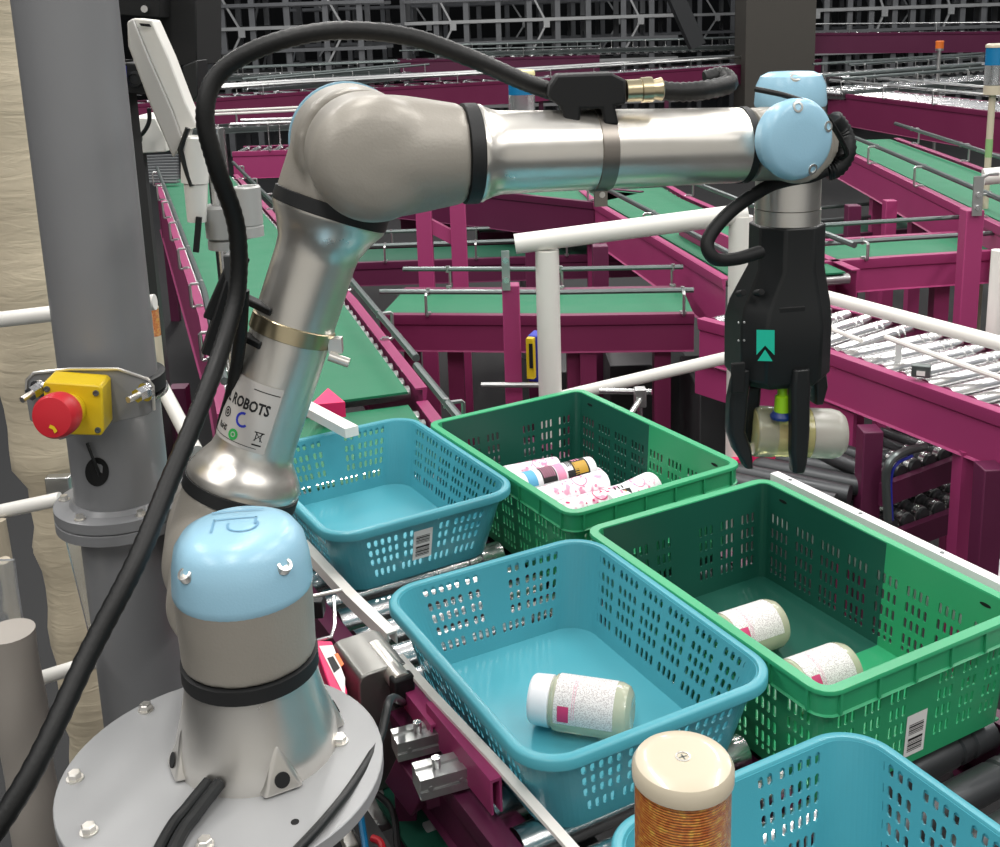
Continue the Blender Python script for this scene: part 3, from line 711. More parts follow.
# ------------------------------------------------------------------ white tubes
def tubecan(label, a, d, r, L, style, up):
    d = V(d).normalized(); a = V(a)
    root = thing('tube', label, 'tube', a+V(0, 0, -r), 'white tubes with pink petal prints')
    mb = MB(); mb.lathe([(0, 0), (0, r-.003), (.002, r), (L-.006, r), (L-.002, r-.001), (L, r-.004), (L, 0)], a, d, 30); mb.build('body', M_floral if style in 'pf' else M_can, root)
    f = cylmap(a, d, up, r+.0005); f2 = cylmap(a, d, up, r+.0009)
    if style == 'k':
        mb = MB(); patch(mb, f, -r, r, .052, .086, 12, 1); lb = mb.build('black_band', M_ink, root)
        mb = MB()
        for k in range(6): patch(mb, f2, -r+.003+k*.0008, r*.55, .056+k*.005, .0575+k*.005, 6, 1)
        mb.build('print_lines', M_pinkl, lb)
        mb = MB(); patch(mb, f, -r, r, L-.058, L-.020, 12, 1); lb = mb.build('black_band', M_ink, root)
        mb = MB(); patch(mb, f2, -.006, r*.9, L-.055, L-.024, 6, 1); mb.build('gold_panel', M_gold, lb)
        mb = MB(); patch(mb, f2, -r*.9, -.010, L-.050, L-.047, 6, 1); patch(mb, f2, -r*.9, -.010, L-.044, L-.041, 6, 1); patch(mb, f2, -r*.9, -.010, L-.037, L-.034, 6, 1); mb.build('print_lines', M_pinkl, lb)
        mb = MB(); patch(mb, f, -r, r, .088, .108, 12, 1); mb.build('pink_band', M_pinkl, root)
        mb = MB()
        for k in range(5): patch(mb, f2, -r*.8, r*.1, .116+k*.004, .118+k*.004, 5, 1)
        patch(mb, f2, .012, .030, .112, .140, 4, 1); mb.build('print_lines', M_ink, root)
        mb = MB(); patch(mb, f2, .0135, .0285, .114, .138, 4, 1); mb.build('white_panel', M_can, root) if False else mb.bm.free()
        mb = MB(); patch(mb, f, -r, r, .018, .040, 12, 1); mb.build('blue_band', mat('pale_blue_ink', '#5aa7cf', .5), root)
    if style in 'fp':
        mb = MB(); disc(mb, f, -.004, L*.62, .017, .0145, 22); rn = random.Random(int(a.x*1e4))
        for k in range(22):
            disc(mb, f, rn.uniform(-r, r), rn.uniform(.03, L*.8), rn.uniform(.0015, .0042), None, 6)
        mb.build('pink_petals', M_pinkink if style == 'f' else M_pinkl, root)
        if style == 'f':
            mb = MB(); patch(mb, f, .002, .020, L*.78, L*.93, 4, 1); lb = mb.build('black_panel', M_ink, root)
            mb = MB(); patch(mb, f2, .005, .017, L*.80, L*.88, 4, 1); mb.build('gold_panel', M_gold, lb)
            mb = MB()
            for k in range(3): patch(mb, f2, -.010, -.001, L*(.78+k*.04), L*(.795+k*.04), 3, 1)
            mb.build('print_lines', M_ink, lb)
    return root
def tb_px(p0, p1, z, r, label, style):
    a_, b_ = atz(*p0, z), atz(*p1, z); dd = (b_-a_); L = dd.length
    tubecan(label, a_, dd, r, L, style, V(-.1, -.5, .85))
zD = .82
rT = .026
tb_px((505, 478), (558, 468), zD+.075, rT, 'pink-patterned tube furthest back in the green crate, half hidden', 'p')
tb_px((516, 487), (592, 468), zD+.100, rT, 'white tube with black and gold bands among pink-patterned tubes', 'k')
tb_px((532, 503), (604, 482), zD+.100, rT, 'plain-ended tube with a few pink petals between banded and ringed tubes', 'p')
tb_px((540, 520), (632, 494), zD+.095, rT, 'tube with pink ring mark and small black and gold panel at front', 'f')
tb_px((560, 530), (612, 506), zD+.060, rT, 'tube lying lowest against the front wall, mostly hidden', 'k')
tb_px((606, 508), (652, 486), zD+.088, rT*1.2, 'wide-capped white tube nearest the bright green wall', 'p')
tb_px((545, 497), (600, 478), zD+.045, rT, 'tube of the lower layer under the banded tubes', 'p')
tb_px((560, 520), (625, 500), zD+.043, rT, 'tube of the lower layer under the ringed tube', 'p')
# ------------------------------------------------------------------ conveyors
def heading(pts, i):
    a = pts[max(i-1, 0)]; b = pts[min(i+1, len(pts)-1)]; t = V(b.x-a.x, b.y-a.y, 0).normalized(); return t, V(t.y, -t.x, 0)
def sweep(mb, pts, prof, off=0, flip=1):
    secs = []
    for i, p in enumerate(pts):
        t, s = heading(pts, i); secs.append([p+s*(off+flip*o)+V(0, 0, z) for o, z in prof])
    return mb.loft(secs)
def along(pts, step, start=0.0):
    """points every step metres along the line with their side vector"""
    out = []; need = start
    for i in range(len(pts)-1):
        a, b = pts[i], pts[i+1]; d = b-a; L = d.length; t = V(d.x, d.y, 0).normalized(); s = V(t.y, -t.x, 0)
        while need <= L: out.append((a+d*(need/L), t, s)); need += step
        need -= L
    return out
def bracket(parent, p, s, t, h=.085, w=.045, th=.0055):
    """bent steel C bracket standing on the side rail"""
    mb = MB(); mb.tube([p+s*w, p+s*.004, p+V(0, 0, .004), p+V(0, 0, h-.004), p+s*.004+V(0, 0, h), p+s*w+V(0, 0, h)], th, 6)
    mb.box(p+s*w*.6+V(0, 0, .004), (.02, .02, .008)); mb.cyl(p+s*w+V(0, 0, h-.012), p+s*w+V(0, 0, h+.012), .007, n=8)
    return mb.build('bracket', M_steel, parent)
def conveyor(label, pts, w, kind='belt', ph=.13, m=None, rails=(1, -1), rail_h=.085, rstep=.085, rr=.02, group='conveyors crossing the hall', legs=(), brack=.55, sides=(1, -1), rail_m=None, mroll=None, max_r=95, belt_m=None, rail_r=.011, name=None, bk=True, leg_m=None, splits=True, lipholes=False):
    pts = [V(p) for p in pts]; root = thing(name or ('belt_conveyor' if kind == 'belt' else 'roller_conveyor'), label, 'conveyor', (pts[0].x, pts[0].y, 0), group)
    m = m or M_mag; lip = .032
    for sd in sides:
        mb = MB(); sweep(mb, pts, [(0, 0), (lip, 0), (lip, -.010), (lip-.004, -.034), (lip-.010, -.040), (lip-.010, -ph+.004), (lip-.002, -ph), (0, -ph), (0, -ph+.003), (lip-.013, -ph+.004), (lip-.013, -.006), (0, -.004)], sd*(w/2), sd)
        mb.build('side_panel', m, root, smooth=20)
    L = sum((b-a).length for a, b in zip(pts, pts[1:])); step = max(rstep, L/max_r)
    if kind == 'belt':
        mb = MB(); sweep(mb, pts, [(-w/2+.022, -.006), (w/2-.022, -.006), (w/2-.022, -.012), (-w/2+.022, -.012)]); mb.build('belt', belt_m or M_belt, root, smooth=30)
    for p, t, s in along(pts, step, step/2):
        mb = MB(); zc = -.014-rr
        c = p+V(0, 0, zc if kind == 'belt' else -rr+.004)
        if kind == 'belt': mb.lathe([(-w/2+.001, rr*.6), (-w/2+.003, rr*1.0), (w/2-.003, rr*1.0), (w/2-.001, rr*.6)], c, s, 12)
        else: mb.lathe([(-w/2+.001, rr*.45), (-w/2+.004, rr*.5), (-w/2+.0045, rr), (-w/2+.05, rr), (-w/2+.053, rr*.86), (-w/2+.059, rr*.86), (-w/2+.062, rr), (-w/2+.078, rr), (-w/2+.081, rr*.86), (-w/2+.087, rr*.86), (-w/2+.09, rr), (w/2-.0045, rr), (w/2-.004, rr*.5), (w/2-.001, rr*.45)], c, s, 16)
        mb.build('roller', mroll or (M_chrome if kind != 'belt' else M_steel), root, smooth=40)
    for sd in rails:
        rp = [p+heading(pts, i)[1]*sd*(w/2+.006)+V(0, 0, rail_h) for i, p in enumerate(pts)]
        MB().tube(rp, rail_r, 8).build('guard_rail', rail_m or M_dsteel, root)
        if bk:
            for p, t, s in along(pts, brack, brack*.4):
                bracket(root, p+s*sd*(w/2+.028+.018), -s*sd, t, h=rail_h, w=.042)
    for p, hgt in legs:
        mb = MB(); mb.beam(V(p[0], p[1], hgt), V(p[0], p[1], 0), .055, .055); mb.build('leg', leg_m or m, root)
    return root
def edge_line(pxs, z): return [atz(px, py, z) for px, py in pxs]
def offs(pts, d):
    """shift a line sideways; d > 0 to the right of travel"""
    pts = [V(p) for p in pts]; return [p+heading(pts, i)[1]*d for i, p in enumerate(pts)]

# the two crate lanes
ln = V(math.sin(R(28.6)), -math.cos(R(28.6)), 0); l1 = V(math.cos(R(28.6)), math.sin(R(28.6)), 0)
ca, cb = V(-.26, 2.035, 0), V(.082, 1.422, 0)
s0 = cb-ln*1.12; s1 = cb+ln*1.05; Z1 = .8655; Z2 = .8035
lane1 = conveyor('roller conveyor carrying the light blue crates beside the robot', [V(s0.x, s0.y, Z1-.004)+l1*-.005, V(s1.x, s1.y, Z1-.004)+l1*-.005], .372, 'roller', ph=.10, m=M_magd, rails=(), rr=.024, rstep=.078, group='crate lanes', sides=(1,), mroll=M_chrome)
cc, cd = V(.438, 1.587, 0), V(.145, 2.142, 0)
s0 = cc-ln*1.15; s1 = cc+ln*1.2
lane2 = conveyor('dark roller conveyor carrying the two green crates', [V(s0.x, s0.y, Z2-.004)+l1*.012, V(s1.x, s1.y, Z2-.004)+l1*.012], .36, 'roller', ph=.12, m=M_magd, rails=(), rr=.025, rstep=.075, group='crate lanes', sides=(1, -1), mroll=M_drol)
# white guide strip along the far side of the green crates
a_, b_ = atz(768, 474, 1.0), atz(1003, 588, 1.0)
dv = (b_-a_).normalized(); sv = V(dv.y, -dv.x, 0); sv = sv if sv.x < 0 else -sv
a_ = a_-sv*.006-dv*.0; b_ = b_+dv*.35-sv*.006
mb = MB(); mb.loft([[p, p-sv*.019, p-sv*.019-V(0, 0, .11), p-V(0, 0, .11)] for p in (a_, b_)])
board = tag(mb.build('guide_board', M_cardb), 'white upright guide board along the far edge of the green crate', 'guide board')
for t_ in (.05, .25, .45, .62, .75):
    p = a_+(b_-a_)*t_; MB().lathe([(0, .004), (.0012, .0035)], p-sv*.010, Z, 8).build('screw', M_dsteel, board)
# bits in the gap of lane 2: legs for the board
# rail to the left of the near lane
def crail(name, label, pxs, z, w, h, m, cat='guide rail', grp=None):
    P_ = [atz(x, y, z) for x, y in pxs]; mb = MB()
    sweep(mb, P_, [(-w/2, 0), (w/2, 0), (w/2, -h), (w/2-.003, -h), (w/2-.003, -.004), (-w/2+.003, -.004), (-w/2+.003, -h), (-w/2, -h)]); return tag(mb.build(name, m, None, smooth=20), label, cat, grp)
crail('guide_rail', 'grey-white steel guide rail ending beside the blue crate rollers', [(303, 541), (350, 592), (392, 632)], .925, .018, .022, M_white)
crail('guide_rail', 'white guide rail running along the near blue crate to frame bottom', [(399, 655), (433, 694), (501, 766), (597, 874)], .93, .013, .006, M_white)
crail('rail_channel', 'short magenta channel with open slot beside the white guide rail', [(403, 678), (420, 700), (438, 723)], .91, .022, .03, M_mag, 'channel')
crail('rail_channel', 'long magenta channel left of the white guide rail, running to the bottom', [(431, 701), (465, 742), (496, 779)], .925, .016, .05, M_mag, 'channel')
crail('rail_channel', 'lower magenta beam under the actuators', [(420, 716), (470, 778), (545, 868)], .84, .045, .04, M_magd, 'channel')

# belt conveyors
rb = edge_line([(278, 226), (345, 300), (412, 389)], .9); rb[0] = rb[1]+(rb[0]-rb[1]).normalized()*3.5
c5 = offs(rb, .235); far = c5[0]+(c5[0]-c5[1])*.12
conveyor('wide green belt conveyor descending behind the robot arm', [far, c5[0], c5[1], c5[2]], .49, ph=.34, rails=(-1, 1), rstep=.075, brack=.7, legs=(((c5[0].x-.25, c5[0].y), .75), ((c5[1].x-.28, c5[1].y+.6), .75), ((c5[1].x-.26, c5[1].y-.4), .75)), leg_m=M_magd)
e5 = c5[2]+(c5[2]-c5[1]).normalized()*.02; e6 = e5+(c5[2]-c5[1]).normalized()*.46
conveyor('short level green belt section at the foot of the wide belt', [e5+V(0, 0, -.03), e6+V(0, 0, -.03)], .48, ph=.12, rails=(-1,), rstep=.07, brack=.8, rail_h=.1)
f4 = edge_line([(380, 314), (560, 315), (694, 313)], .9); 
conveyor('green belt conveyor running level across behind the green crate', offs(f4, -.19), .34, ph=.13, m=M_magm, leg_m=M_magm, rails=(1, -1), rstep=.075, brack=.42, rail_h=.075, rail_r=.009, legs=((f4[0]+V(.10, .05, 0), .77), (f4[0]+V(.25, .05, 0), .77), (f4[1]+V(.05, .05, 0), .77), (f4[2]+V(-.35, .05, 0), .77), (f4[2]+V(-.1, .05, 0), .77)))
# roller conveyor at right
fr = edge_line([(700, 318), (825, 350), (1000, 411)], .95); fr2 = fr[2]+(fr[2]-fr[1])*.6
rc = offs([fr[0]+(fr[0]-fr[1])*0, fr[1], fr[2], fr2], -.205)
conveyor('steel roller conveyor on magenta frame right of the gripper', rc, .37, 'roller', ph=.14, rails=(), rr=.023, rstep=.072, legs=((fr[1]+V(.10, .06, 0), .80), (fr[2]+V(-.02, .10, 0), .82)), sides=(1, -1), group='conveyors crossing the hall')
lo = edge_line([(640, 356), (746, 391)], .84)
MBx = MB()
# lower magenta skirt under that conveyor
q = [fr[0]+V(.0, .03, -.15), fr[1]+V(.0, .03, -.15), fr[1]+(fr[2]-fr[1])*.25+V(0, .03, -.15)]
sweep(MBx, q, [(0, 0), (.012, 0), (.012, -.10), (0, -.10)]); tag(MBx.build('skirt_panel', M_mag), 'magenta skirt panel below the roller conveyor behind the gripped bottle', 'panel')
# right descending green belts
gR = [atz(822, 140, 1.12), atz(872, 163, 1.11), atz(975, 213, 1.10)]
gR.append(gR[2]+(gR[2]-gR[1]).normalized()*.9)
conveyor('green belt conveyor sloping down at right behind the wrist', offs(gR, -.22), .40, ph=.17, rails=(1, -1), brack=.75, rstep=.08, legs=((gR[1]+V(.1, .2, 0), .95), (gR[1]+V(.1, -.35, 0), .95), (gR[3]+V(.1, .15, 0), .93), (gR[3]+V(.35, .2, 0), .93)))
g3 = [atz(800, 263, 1.0), atz(900, 256, 1.0), atz(1030, 248, 1.0)]
conveyor('level green belt conveyor right of the gripper, under the sloping belt', offs(g3, -.18), .32, ph=.12, rails=(1, -1), brack=.6, rail_h=.06, rail_r=.009, rstep=.08, legs=((g3[2]+V(-.3, .05, 0), .9),))
# middle sloping belts
gm = edge_line([(580, 190), (594, 202), (652, 236), (724, 279)], 1.0)
conveyor('green belt conveyor crossing under the forearm', offs(gm, -.24), .43, ph=.20, rails=(1, -1), brack=.9, rstep=.085, m=M_mag, legs=((gm[1]+V(0, .1, 0), .8),))
dv_ = edge_line([(668, 234), (738, 274)], 1.0); mb = MB(); mb.beam(dv_[0]+V(.05, 0, .04), dv_[1]+V(.05, 0, .04), .012, .09); tag(mb.build('divider_panel', M_mag), 'magenta divider panel standing on the belt that crosses under the forearm', 'panel')
gl = edge_line([(380, 182), (480, 190), (594, 202)], 1.0)
conveyor('maroon-sided conveyor running left under the forearm', offs(gl, -.20), .36, ph=.2, rails=(), m=M_magd, rstep=.09)
for lbl, p0, p1, z_, w_, bm, rl in (('dim green belt conveyor low behind the pair of magenta posts', (350, 262), (640, 252), .72, .36, None, 1), ('dim green belt conveyor further back under the forearm', (480, 232), (700, 222), .74, .34, None, 1), ('dim green belt low under the sloping belt at right', (815, 236), (975, 222), .72, .34, None, 1), ('dark roller bed between the elbow and the maroon conveyor', (400, 212), (540, 205), .80, .40, 'r', 1)):
    pts = [atz(*p0, z_), atz(*p1, z_)]
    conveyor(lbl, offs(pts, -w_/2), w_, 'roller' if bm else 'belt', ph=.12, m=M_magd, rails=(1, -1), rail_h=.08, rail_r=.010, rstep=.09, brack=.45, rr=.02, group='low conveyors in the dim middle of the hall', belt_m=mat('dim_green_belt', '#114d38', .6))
# far left second lane behind monitor
gz = [atz(232, 152, 1.0), atz(292, 150, 1.0)]
conveyor('short magenta roller bed behind the robot elbow', offs([gz[0], gz[1], gz[1]+V(1.2, .05, 0)], -.2), .34, 'roller', ph=.20, rails=(1, -1), rail_h=.2, rail_m=M_steel, brack=.7)
gy = [atz(180, 130, 1.05), atz(300, 124, 1.05), atz(420, 118, 1.05)]
conveyor('silver roller conveyor behind the monitor stand', offs(gy, -.2), .4, 'roller', ph=.05, m=M_dsteel, rails=(1, -1), rail_h=.12, rail_m=M_white, rstep=.12, brack=1.2)
# the long far conveyor
f7 = [atz(110, 106, 1.2), atz(300, 92, 1.2), atz(520, 80, 1.2), atz(823, 59, 1.2)]
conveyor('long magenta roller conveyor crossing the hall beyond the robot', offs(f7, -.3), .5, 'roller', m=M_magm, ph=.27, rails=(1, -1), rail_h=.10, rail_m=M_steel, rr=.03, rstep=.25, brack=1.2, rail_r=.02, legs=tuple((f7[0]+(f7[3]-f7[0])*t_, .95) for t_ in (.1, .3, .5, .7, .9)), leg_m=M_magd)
f8 = [atz(868, 97, 1.2), atz(1010, 114, 1.2)]
conveyor('magenta conveyor beyond the tall signal light at right', offs([f8[0]+(f8[0]-f8[1])*.4, f8[0], f8[1], f8[1]*1.9-f8[0]*.9], -.25), .42, 'roller', m=M_magm, ph=.26, rails=(1, -1), rail_h=.10, rail_m=M_steel, rr=.025, rstep=.12, brack=.7)
f9 = [atz(950, 118, 1.0), atz(1010, 150, 1.0)]
f10 = [atz(830, 45, 1.35), atz(1040, 45, 1.35)]
f10 = [aty(815, 33, 15.5), aty(1040, 31, 15.5)]
conveyor('dark maroon conveyor far off below the racks at right', offs(f10, -.3), .5, 'roller', ph=.28, m=M_magd, rails=(1,), rail_h=.12, rail_m=M_steel, rr=.03, rstep=.3, brack=1.2)
f11 = [aty(400, 60, 15), aty(600, 55, 15.4)]
conveyor('dark maroon conveyor far off below the racks in the middle', offs(f11, -.3), .5, 'roller', ph=.28, m=M_magd, rails=(1,), rail_h=.12, rail_m=M_dsteel, rr=.03, rstep=.3, brack=1.2)
for lbl, p0, p1, yy0, yy1 in (('far silver roller bed between racks and long conveyor', (250, 88), (420, 72), 13.2, 14.4), ('far silver roller bed further back below the racks', (225, 76), (450, 66), 14.6, 15.6), ('faint silver roller bed under the middle racks', (455, 52), (760, 44), 15.8, 16.6), ('silver roller bed in the gap right of the long conveyor', (830, 74), (1000, 62), 12.0, 13.4), ('silver guard rail bed above the right far conveyor', (824, 90), (1000, 76), 9.4, 9.9)):
    pts = [aty(*p0, yy0), aty(*p1, yy1)]
    conveyor(lbl, pts, .5, 'roller', ph=.06, m=M_dsteel, rails=(1, -1), rail_h=.1, rail_m=M_dsteel, rr=.045, rstep=.14, brack=.5, rail_r=.014, group='silver roller beds far off')
# small wheel conveyors low at the right
def wheels(label, a, b, width, m):
    a, b = V(a), V(b); t = (b-a).normalized(); s = V(t.y, -t.x, 0); s = s if s.y < 0 else -s
    root = thing('wheel_conveyor', label, 'conveyor', (a.x, a.y, 0), 'low roller beds under the steel roller conveyor')
    for k, of in enumerate((0, width)):
        mb = MB(); p, q_ = a-s*of, b-s*of; mb.beam(p+V(0, 0, -.02), q_+V(0, 0, -.02), .02, .06); mb.build('frame', m, root)
    n_ = int((b-a).length/.055)
    for i in range(n_):
        p = a+t*(i+.5)*(b-a).length/n_
        mb = MB(); mb.lathe([(.012, .008), (.013, .021), (.05, .022), (.055, .015), (.065, .015), (.07, .022), (width-.02, .022), (width-.012, .008)], p+V(0, 0, .012), -s, 12); mb.build('roller', M_drol, root)
        for dd in (.03, .085): MB().lathe([(dd-.012, .012), (dd-.008, .024), (dd+.008, .024), (dd+.012, .012)], p+V(0, 0, .012), -s, 12).build('wheel', M_chrome, root)
    return root
wheels('low wheel bed seen just behind the white guide board', atz(800, 508, .60), atz(880, 466, .60), .22, M_magd)
wheels('low wheel bed with chrome wheels at right above the board', atz(888, 537, .55), atz(1010, 492, .55), .20, M_magd)
wheels('middle wheel bed under the magenta roller frame', atz(882, 488, .68), atz(1010, 440, .68), .24, M_magd)
br = thing('drum_roller_bed', 'dark rubber roller bed under the gripped bottle', 'conveyor', atz(790, 490, .62)*1)
for k in range(7):
    p = atz(764+k*15, 500-k*8, .66); q_ = p+V(-.62, .42, 0)*.30
    MB().cyl(p+V(.12, -.08, 0), q_, .026, n=16).build('roller', M_drol, br)
mb = MB(); mb.beam(atz(700, 476, .67), atz(840, 440, .67), .02, .05); mb.build('frame', M_hot, br)
# frames and posts
def post(label, px, y0, y1, Y, w, m, base=True, cat='post', grp=None, name='frame_post', extra=None):
    a_ = aty(px, y0, Y); b_ = aty(px, y1, Y); zb = 0 if base else b_.z
    mb = MB(); mb.box((a_.x, Y, (a_.z+zb)/2), (w, w, a_.z-zb)); o = tag(mb.build(name, m, bevel=.003), label, cat, grp); return o, a_
g_ = 'magenta support posts'
for lbl, px, y0, Y, w, m in (('magenta post under the elbow, left of a pair', 423, 196, 4.3, .062, M_mag), ('magenta post under the elbow, right of a pair', 457, 190, 4.3, .062, M_mag), ('dark maroon post behind the white handrail end', 600, 245, 4.2, .06, M_magd), ('magenta post in the gap under the middle belt', 532, 240, 4.6, .06, M_magd), ('maroon post below the sloping belt at right', 853, 205, 4.9, .06, M_magd), ('magenta post below the sloping belt, right of the maroon one', 890, 200, 4.7, .05, M_mag)):
    post(lbl, px, y0, 0, Y, w, m, grp=g_)
mb = MB(); mb.beam(aty(424, 222, 4.3), aty(458, 240, 4.3), .04, .05); tag(mb.build('cross_brace', M_mag), 'short sloping brace between the pair of magenta posts', 'brace')
p_, pa = post('pink post with bolted bracket standing behind the green crate', 510.5, 284, 0, 2.95, .048, M_mag, grp=None)
mb = MB(); mb.box(pa+V(-.012, -.03, .045), (.022, .006, .11)); mb.build('bracket_plate', M_steel, p_)
for dz in (.02, .075): MB().lathe([(0, .010), (.008, .009)], pa+V(-.012, -.033, dz), V(0, -1, 0), 8).build('bolt', M_chrome, p_)
p_, pa = post('tall magenta post with bracket in front of the sloping belt at right', 972, 209, 0, 3.3, .055, M_mag)
mb = MB(); mb.box(pa+V(0, -.034, .045), (.030, .006, .12)); mb.tube([pa+V(.01, -.03, .1), pa+V(.03, -.03, .11), pa+V(.06, -.03, .11)], .006, 6); mb.build('bracket_plate', M_steel, p_)
for dz in (.01, .05): MB().lathe([(0, .009), (.008, .008)], pa+V(0, -.037, dz), V(0, -1, 0), 8).build('bolt', M_chrome, p_)

# railings
hr = thing('handrail', 'white tubular guard rail between the crates and belts', 'railing', (0.12, 2.8, 0))
a_, b_ = aty(515, 244, 2.8), aty(742, 214, 2.8)
MB().cyl(a_, a_+(b_-a_)*1.02, .0265, n=20).build('top_rail', M_white, hr)
for px, py in ((547, 250), (741, 216)):
    a_ = aty(px, py, 2.8); MB().cyl(a_, V(a_.x, a_.y, 0), .031, n=20).build('rail_post', M_white, hr)
MB().cyl(aty(547, 393, 2.8)+V(-.0, 0, -.02), aty(742, 354, 2.8), .0165, n=14).build('lower_rail', M_white, hr)
mb = MB(); mb.cyl(aty(481, 385, 2.9), aty(552, 385, 2.9), .008, n=10); mb.build('rod', M_steel, hr)
hr2 = thing('handrail', 'white tubular rail slanting over the steel rollers at right', 'railing', (1.1, 2.6, 0))
a_, b_ = aty(812, 293, 3.1), aty(1002, 344, 2.6)
MB().cyl(a_, b_+(b_-a_)*.2, .019, n=16).build('top_rail', M_white, hr2); _p = b_+(b_-a_)*.17; MB().cyl(_p, V(_p.x, _p.y, 0), .019, n=16).build('rail_post', M_white, hr2)
p1_, p2_ = aty(862, 303, 2.95), aty(1000, 349, 2.55)
e_ = aty(880, 335, 2.9); MB().tube([aty(824, 326, 3.0), aty(862, 341, 2.88)], .007, 8).build('side_rod', M_white, hr2)
MB().tube([aty(886, 337, 2.80), aty(940, 357, 2.62), aty(1003, 379, 2.45)], .008, 8).build('side_rod', M_white, hr2)
mb = MB(); q_ = aty(899, 340, 2.76); mb.box(q_+V(0, 0, -.035), (.016, .004, .07)); mb.box(q_+V(-.008, -.01, -.075), (.035, .03, .006)); mb.build('bracket', M_steel, hr2)
q_ = atz(921, 375, .965); sb = thing('sensor_block', 'small grey sensor box on the edge of the steel roller conveyor', 'sensor', q_)
MB().box(q_+V(0, 0, .012), (.045, .025, .03), Matrix.Rotation(R(-25), 3, 'Z')).build('body', M_dsteel, sb, bevel=.002)
MB().box(q_+V(-.008, -.018, .010), (.02, .001, .012), Matrix.Rotation(R(-25), 3, 'Z')).build('face_label', M_paper, sb)
# red plate and green panel behind the roller conveyor
# left rails
for lbl, a2, b2, Y, r_ in (('white rail passing behind the grey pillar at button height', (-30, 323), (155, 302), 1.64, .0125), ('white rail at the level of the pillar flange', (-30, 518), (60, 499), 1.64, .0115), ('white rail low at left with a wire clamp', (-30, 700), (106, 658), 1.60, .0115)):
    o = MB(); o.cyl(aty(*a2, Y), aty(*b2, Y), r_, n=16); tag(o.build('guard_bar', M_white), lbl, 'rail', 'white rails at left')
crd = [atz(150, 385, .9)+V(0, 0, 0)]
mb = MB(); mb.cyl(atd(140, 345, 2.2), atd(196, 452, 1.9), .013, n=12); tag(mb.build('guard_bar', M_white), 'thin white bar sloping down right of the grey pillar', 'rail')
mb = MB(); mb.beam(atd(283, 395, 2.55), atd(352, 432, 2.25), .03, .02); tag(mb.build('guard_bar', M_white), 'short white bar between the upper arm and the blue crate', 'rail')
mb = MB(); mb.loft([[atz(310, 405, .93), atz(328, 388, .93), atz(345, 402, .93)], [atz(310, 405, .93)-V(0, 0, .04), atz(328, 388, .93)-V(0, 0, .04), atz(345, 402, .93)-V(0, 0, .04)]]); tag(mb.build('corner_plate', M_hot), 'small hot pink corner plate right of the upper arm', 'plate')
# ------------------------------------------------------------------ pillar and emergency stop
PL = V(-.553, 1.476, 0)
pil = thing('support_pillar', 'thick grey painted steel pillar with flange left of the robot', 'pillar', PL); 
zf = 1.206
mb = MB(); mb.lathe([(zf, .0655), (2.7, .0665)], PL, Z, 48); up_ = mb.build('upper_pipe', M_grey, pil)
mb = MB(); mb.lathe([(0, .068), (zf-.01, .068)], PL+V(.004, 0, 0), Z, 48); mb.build('lower_pipe', M_grey, pil)
mb = MB(); mb.lathe([(zf-.034, .093), (zf-.033, .0945), (zf-.019, .0945), (zf-.018, .093)], PL, Z, 56); mb.lathe([(zf-.0165, .093), (zf-.0155, .0945), (zf-.001, .0945), (zf, .093)], PL, Z, 56); mb.lathe([(zf, .073), (zf+.006, .068)], PL, Z, 40)
fl = mb.build('flange', M_grey, pil)
for k in range(6):
    a_ = R(-115+k*60); c = PL+V(math.cos(a_), math.sin(a_), 0)*.082+V(0, 0, zf); mb = MB(); mb.lathe([(0, .0075), (.0015, .0075)], c, Z, 16); mb.lathe([(.0015, .006), (.007, .0055)], c, Z, 6); mb.build('flange_bolt', M_silver2, pil, smooth=25)
# round cut-out with a cable going in
tw = (V(0, 0, 0)-PL); tw.z = 0; tw.normalize()
def pil_pt(px, py, extra=0):
    # point of the pipe surface seen at the pixel
    v_ = ray(px, py); o_ = EYE-PL; a2 = v_.x**2+v_.y**2; b2 = 2*(o_.x*v_.x+o_.y*v_.y); c2 = o_.x**2+o_.y**2-(.066+extra)**2
    D_2 = max(0, b2*b2-4*a2*c2); t = (-b2-math.sqrt(D_2))/(2*a2); return EYE+v_*t
mb = MB(); vs = [mb.bm.verts.new(pil_pt(97+12*math.cos(k*PI/12), 472+14.5*math.sin(k*PI/12), .0006)) for k in range(24)]; mb.face(vs); mb.build('cable_hole', M_dark, pil, smooth=0)
tag(MB().tube(spline([pil_pt(87, 443, .004), pil_pt(92, 456, .006), pil_pt(97, 468, .003), pil_pt(101, 480, -.006)]), .0022, 8).build('button_cable', M_black), 'thin black cable from the stop button into the pillar hole', 'cable')
# clamp plate
es = thing('emergency_stop', 'red mushroom emergency stop button on yellow box clamped to the pillar', 'emergency stop', pil_pt(90, 400)*1)
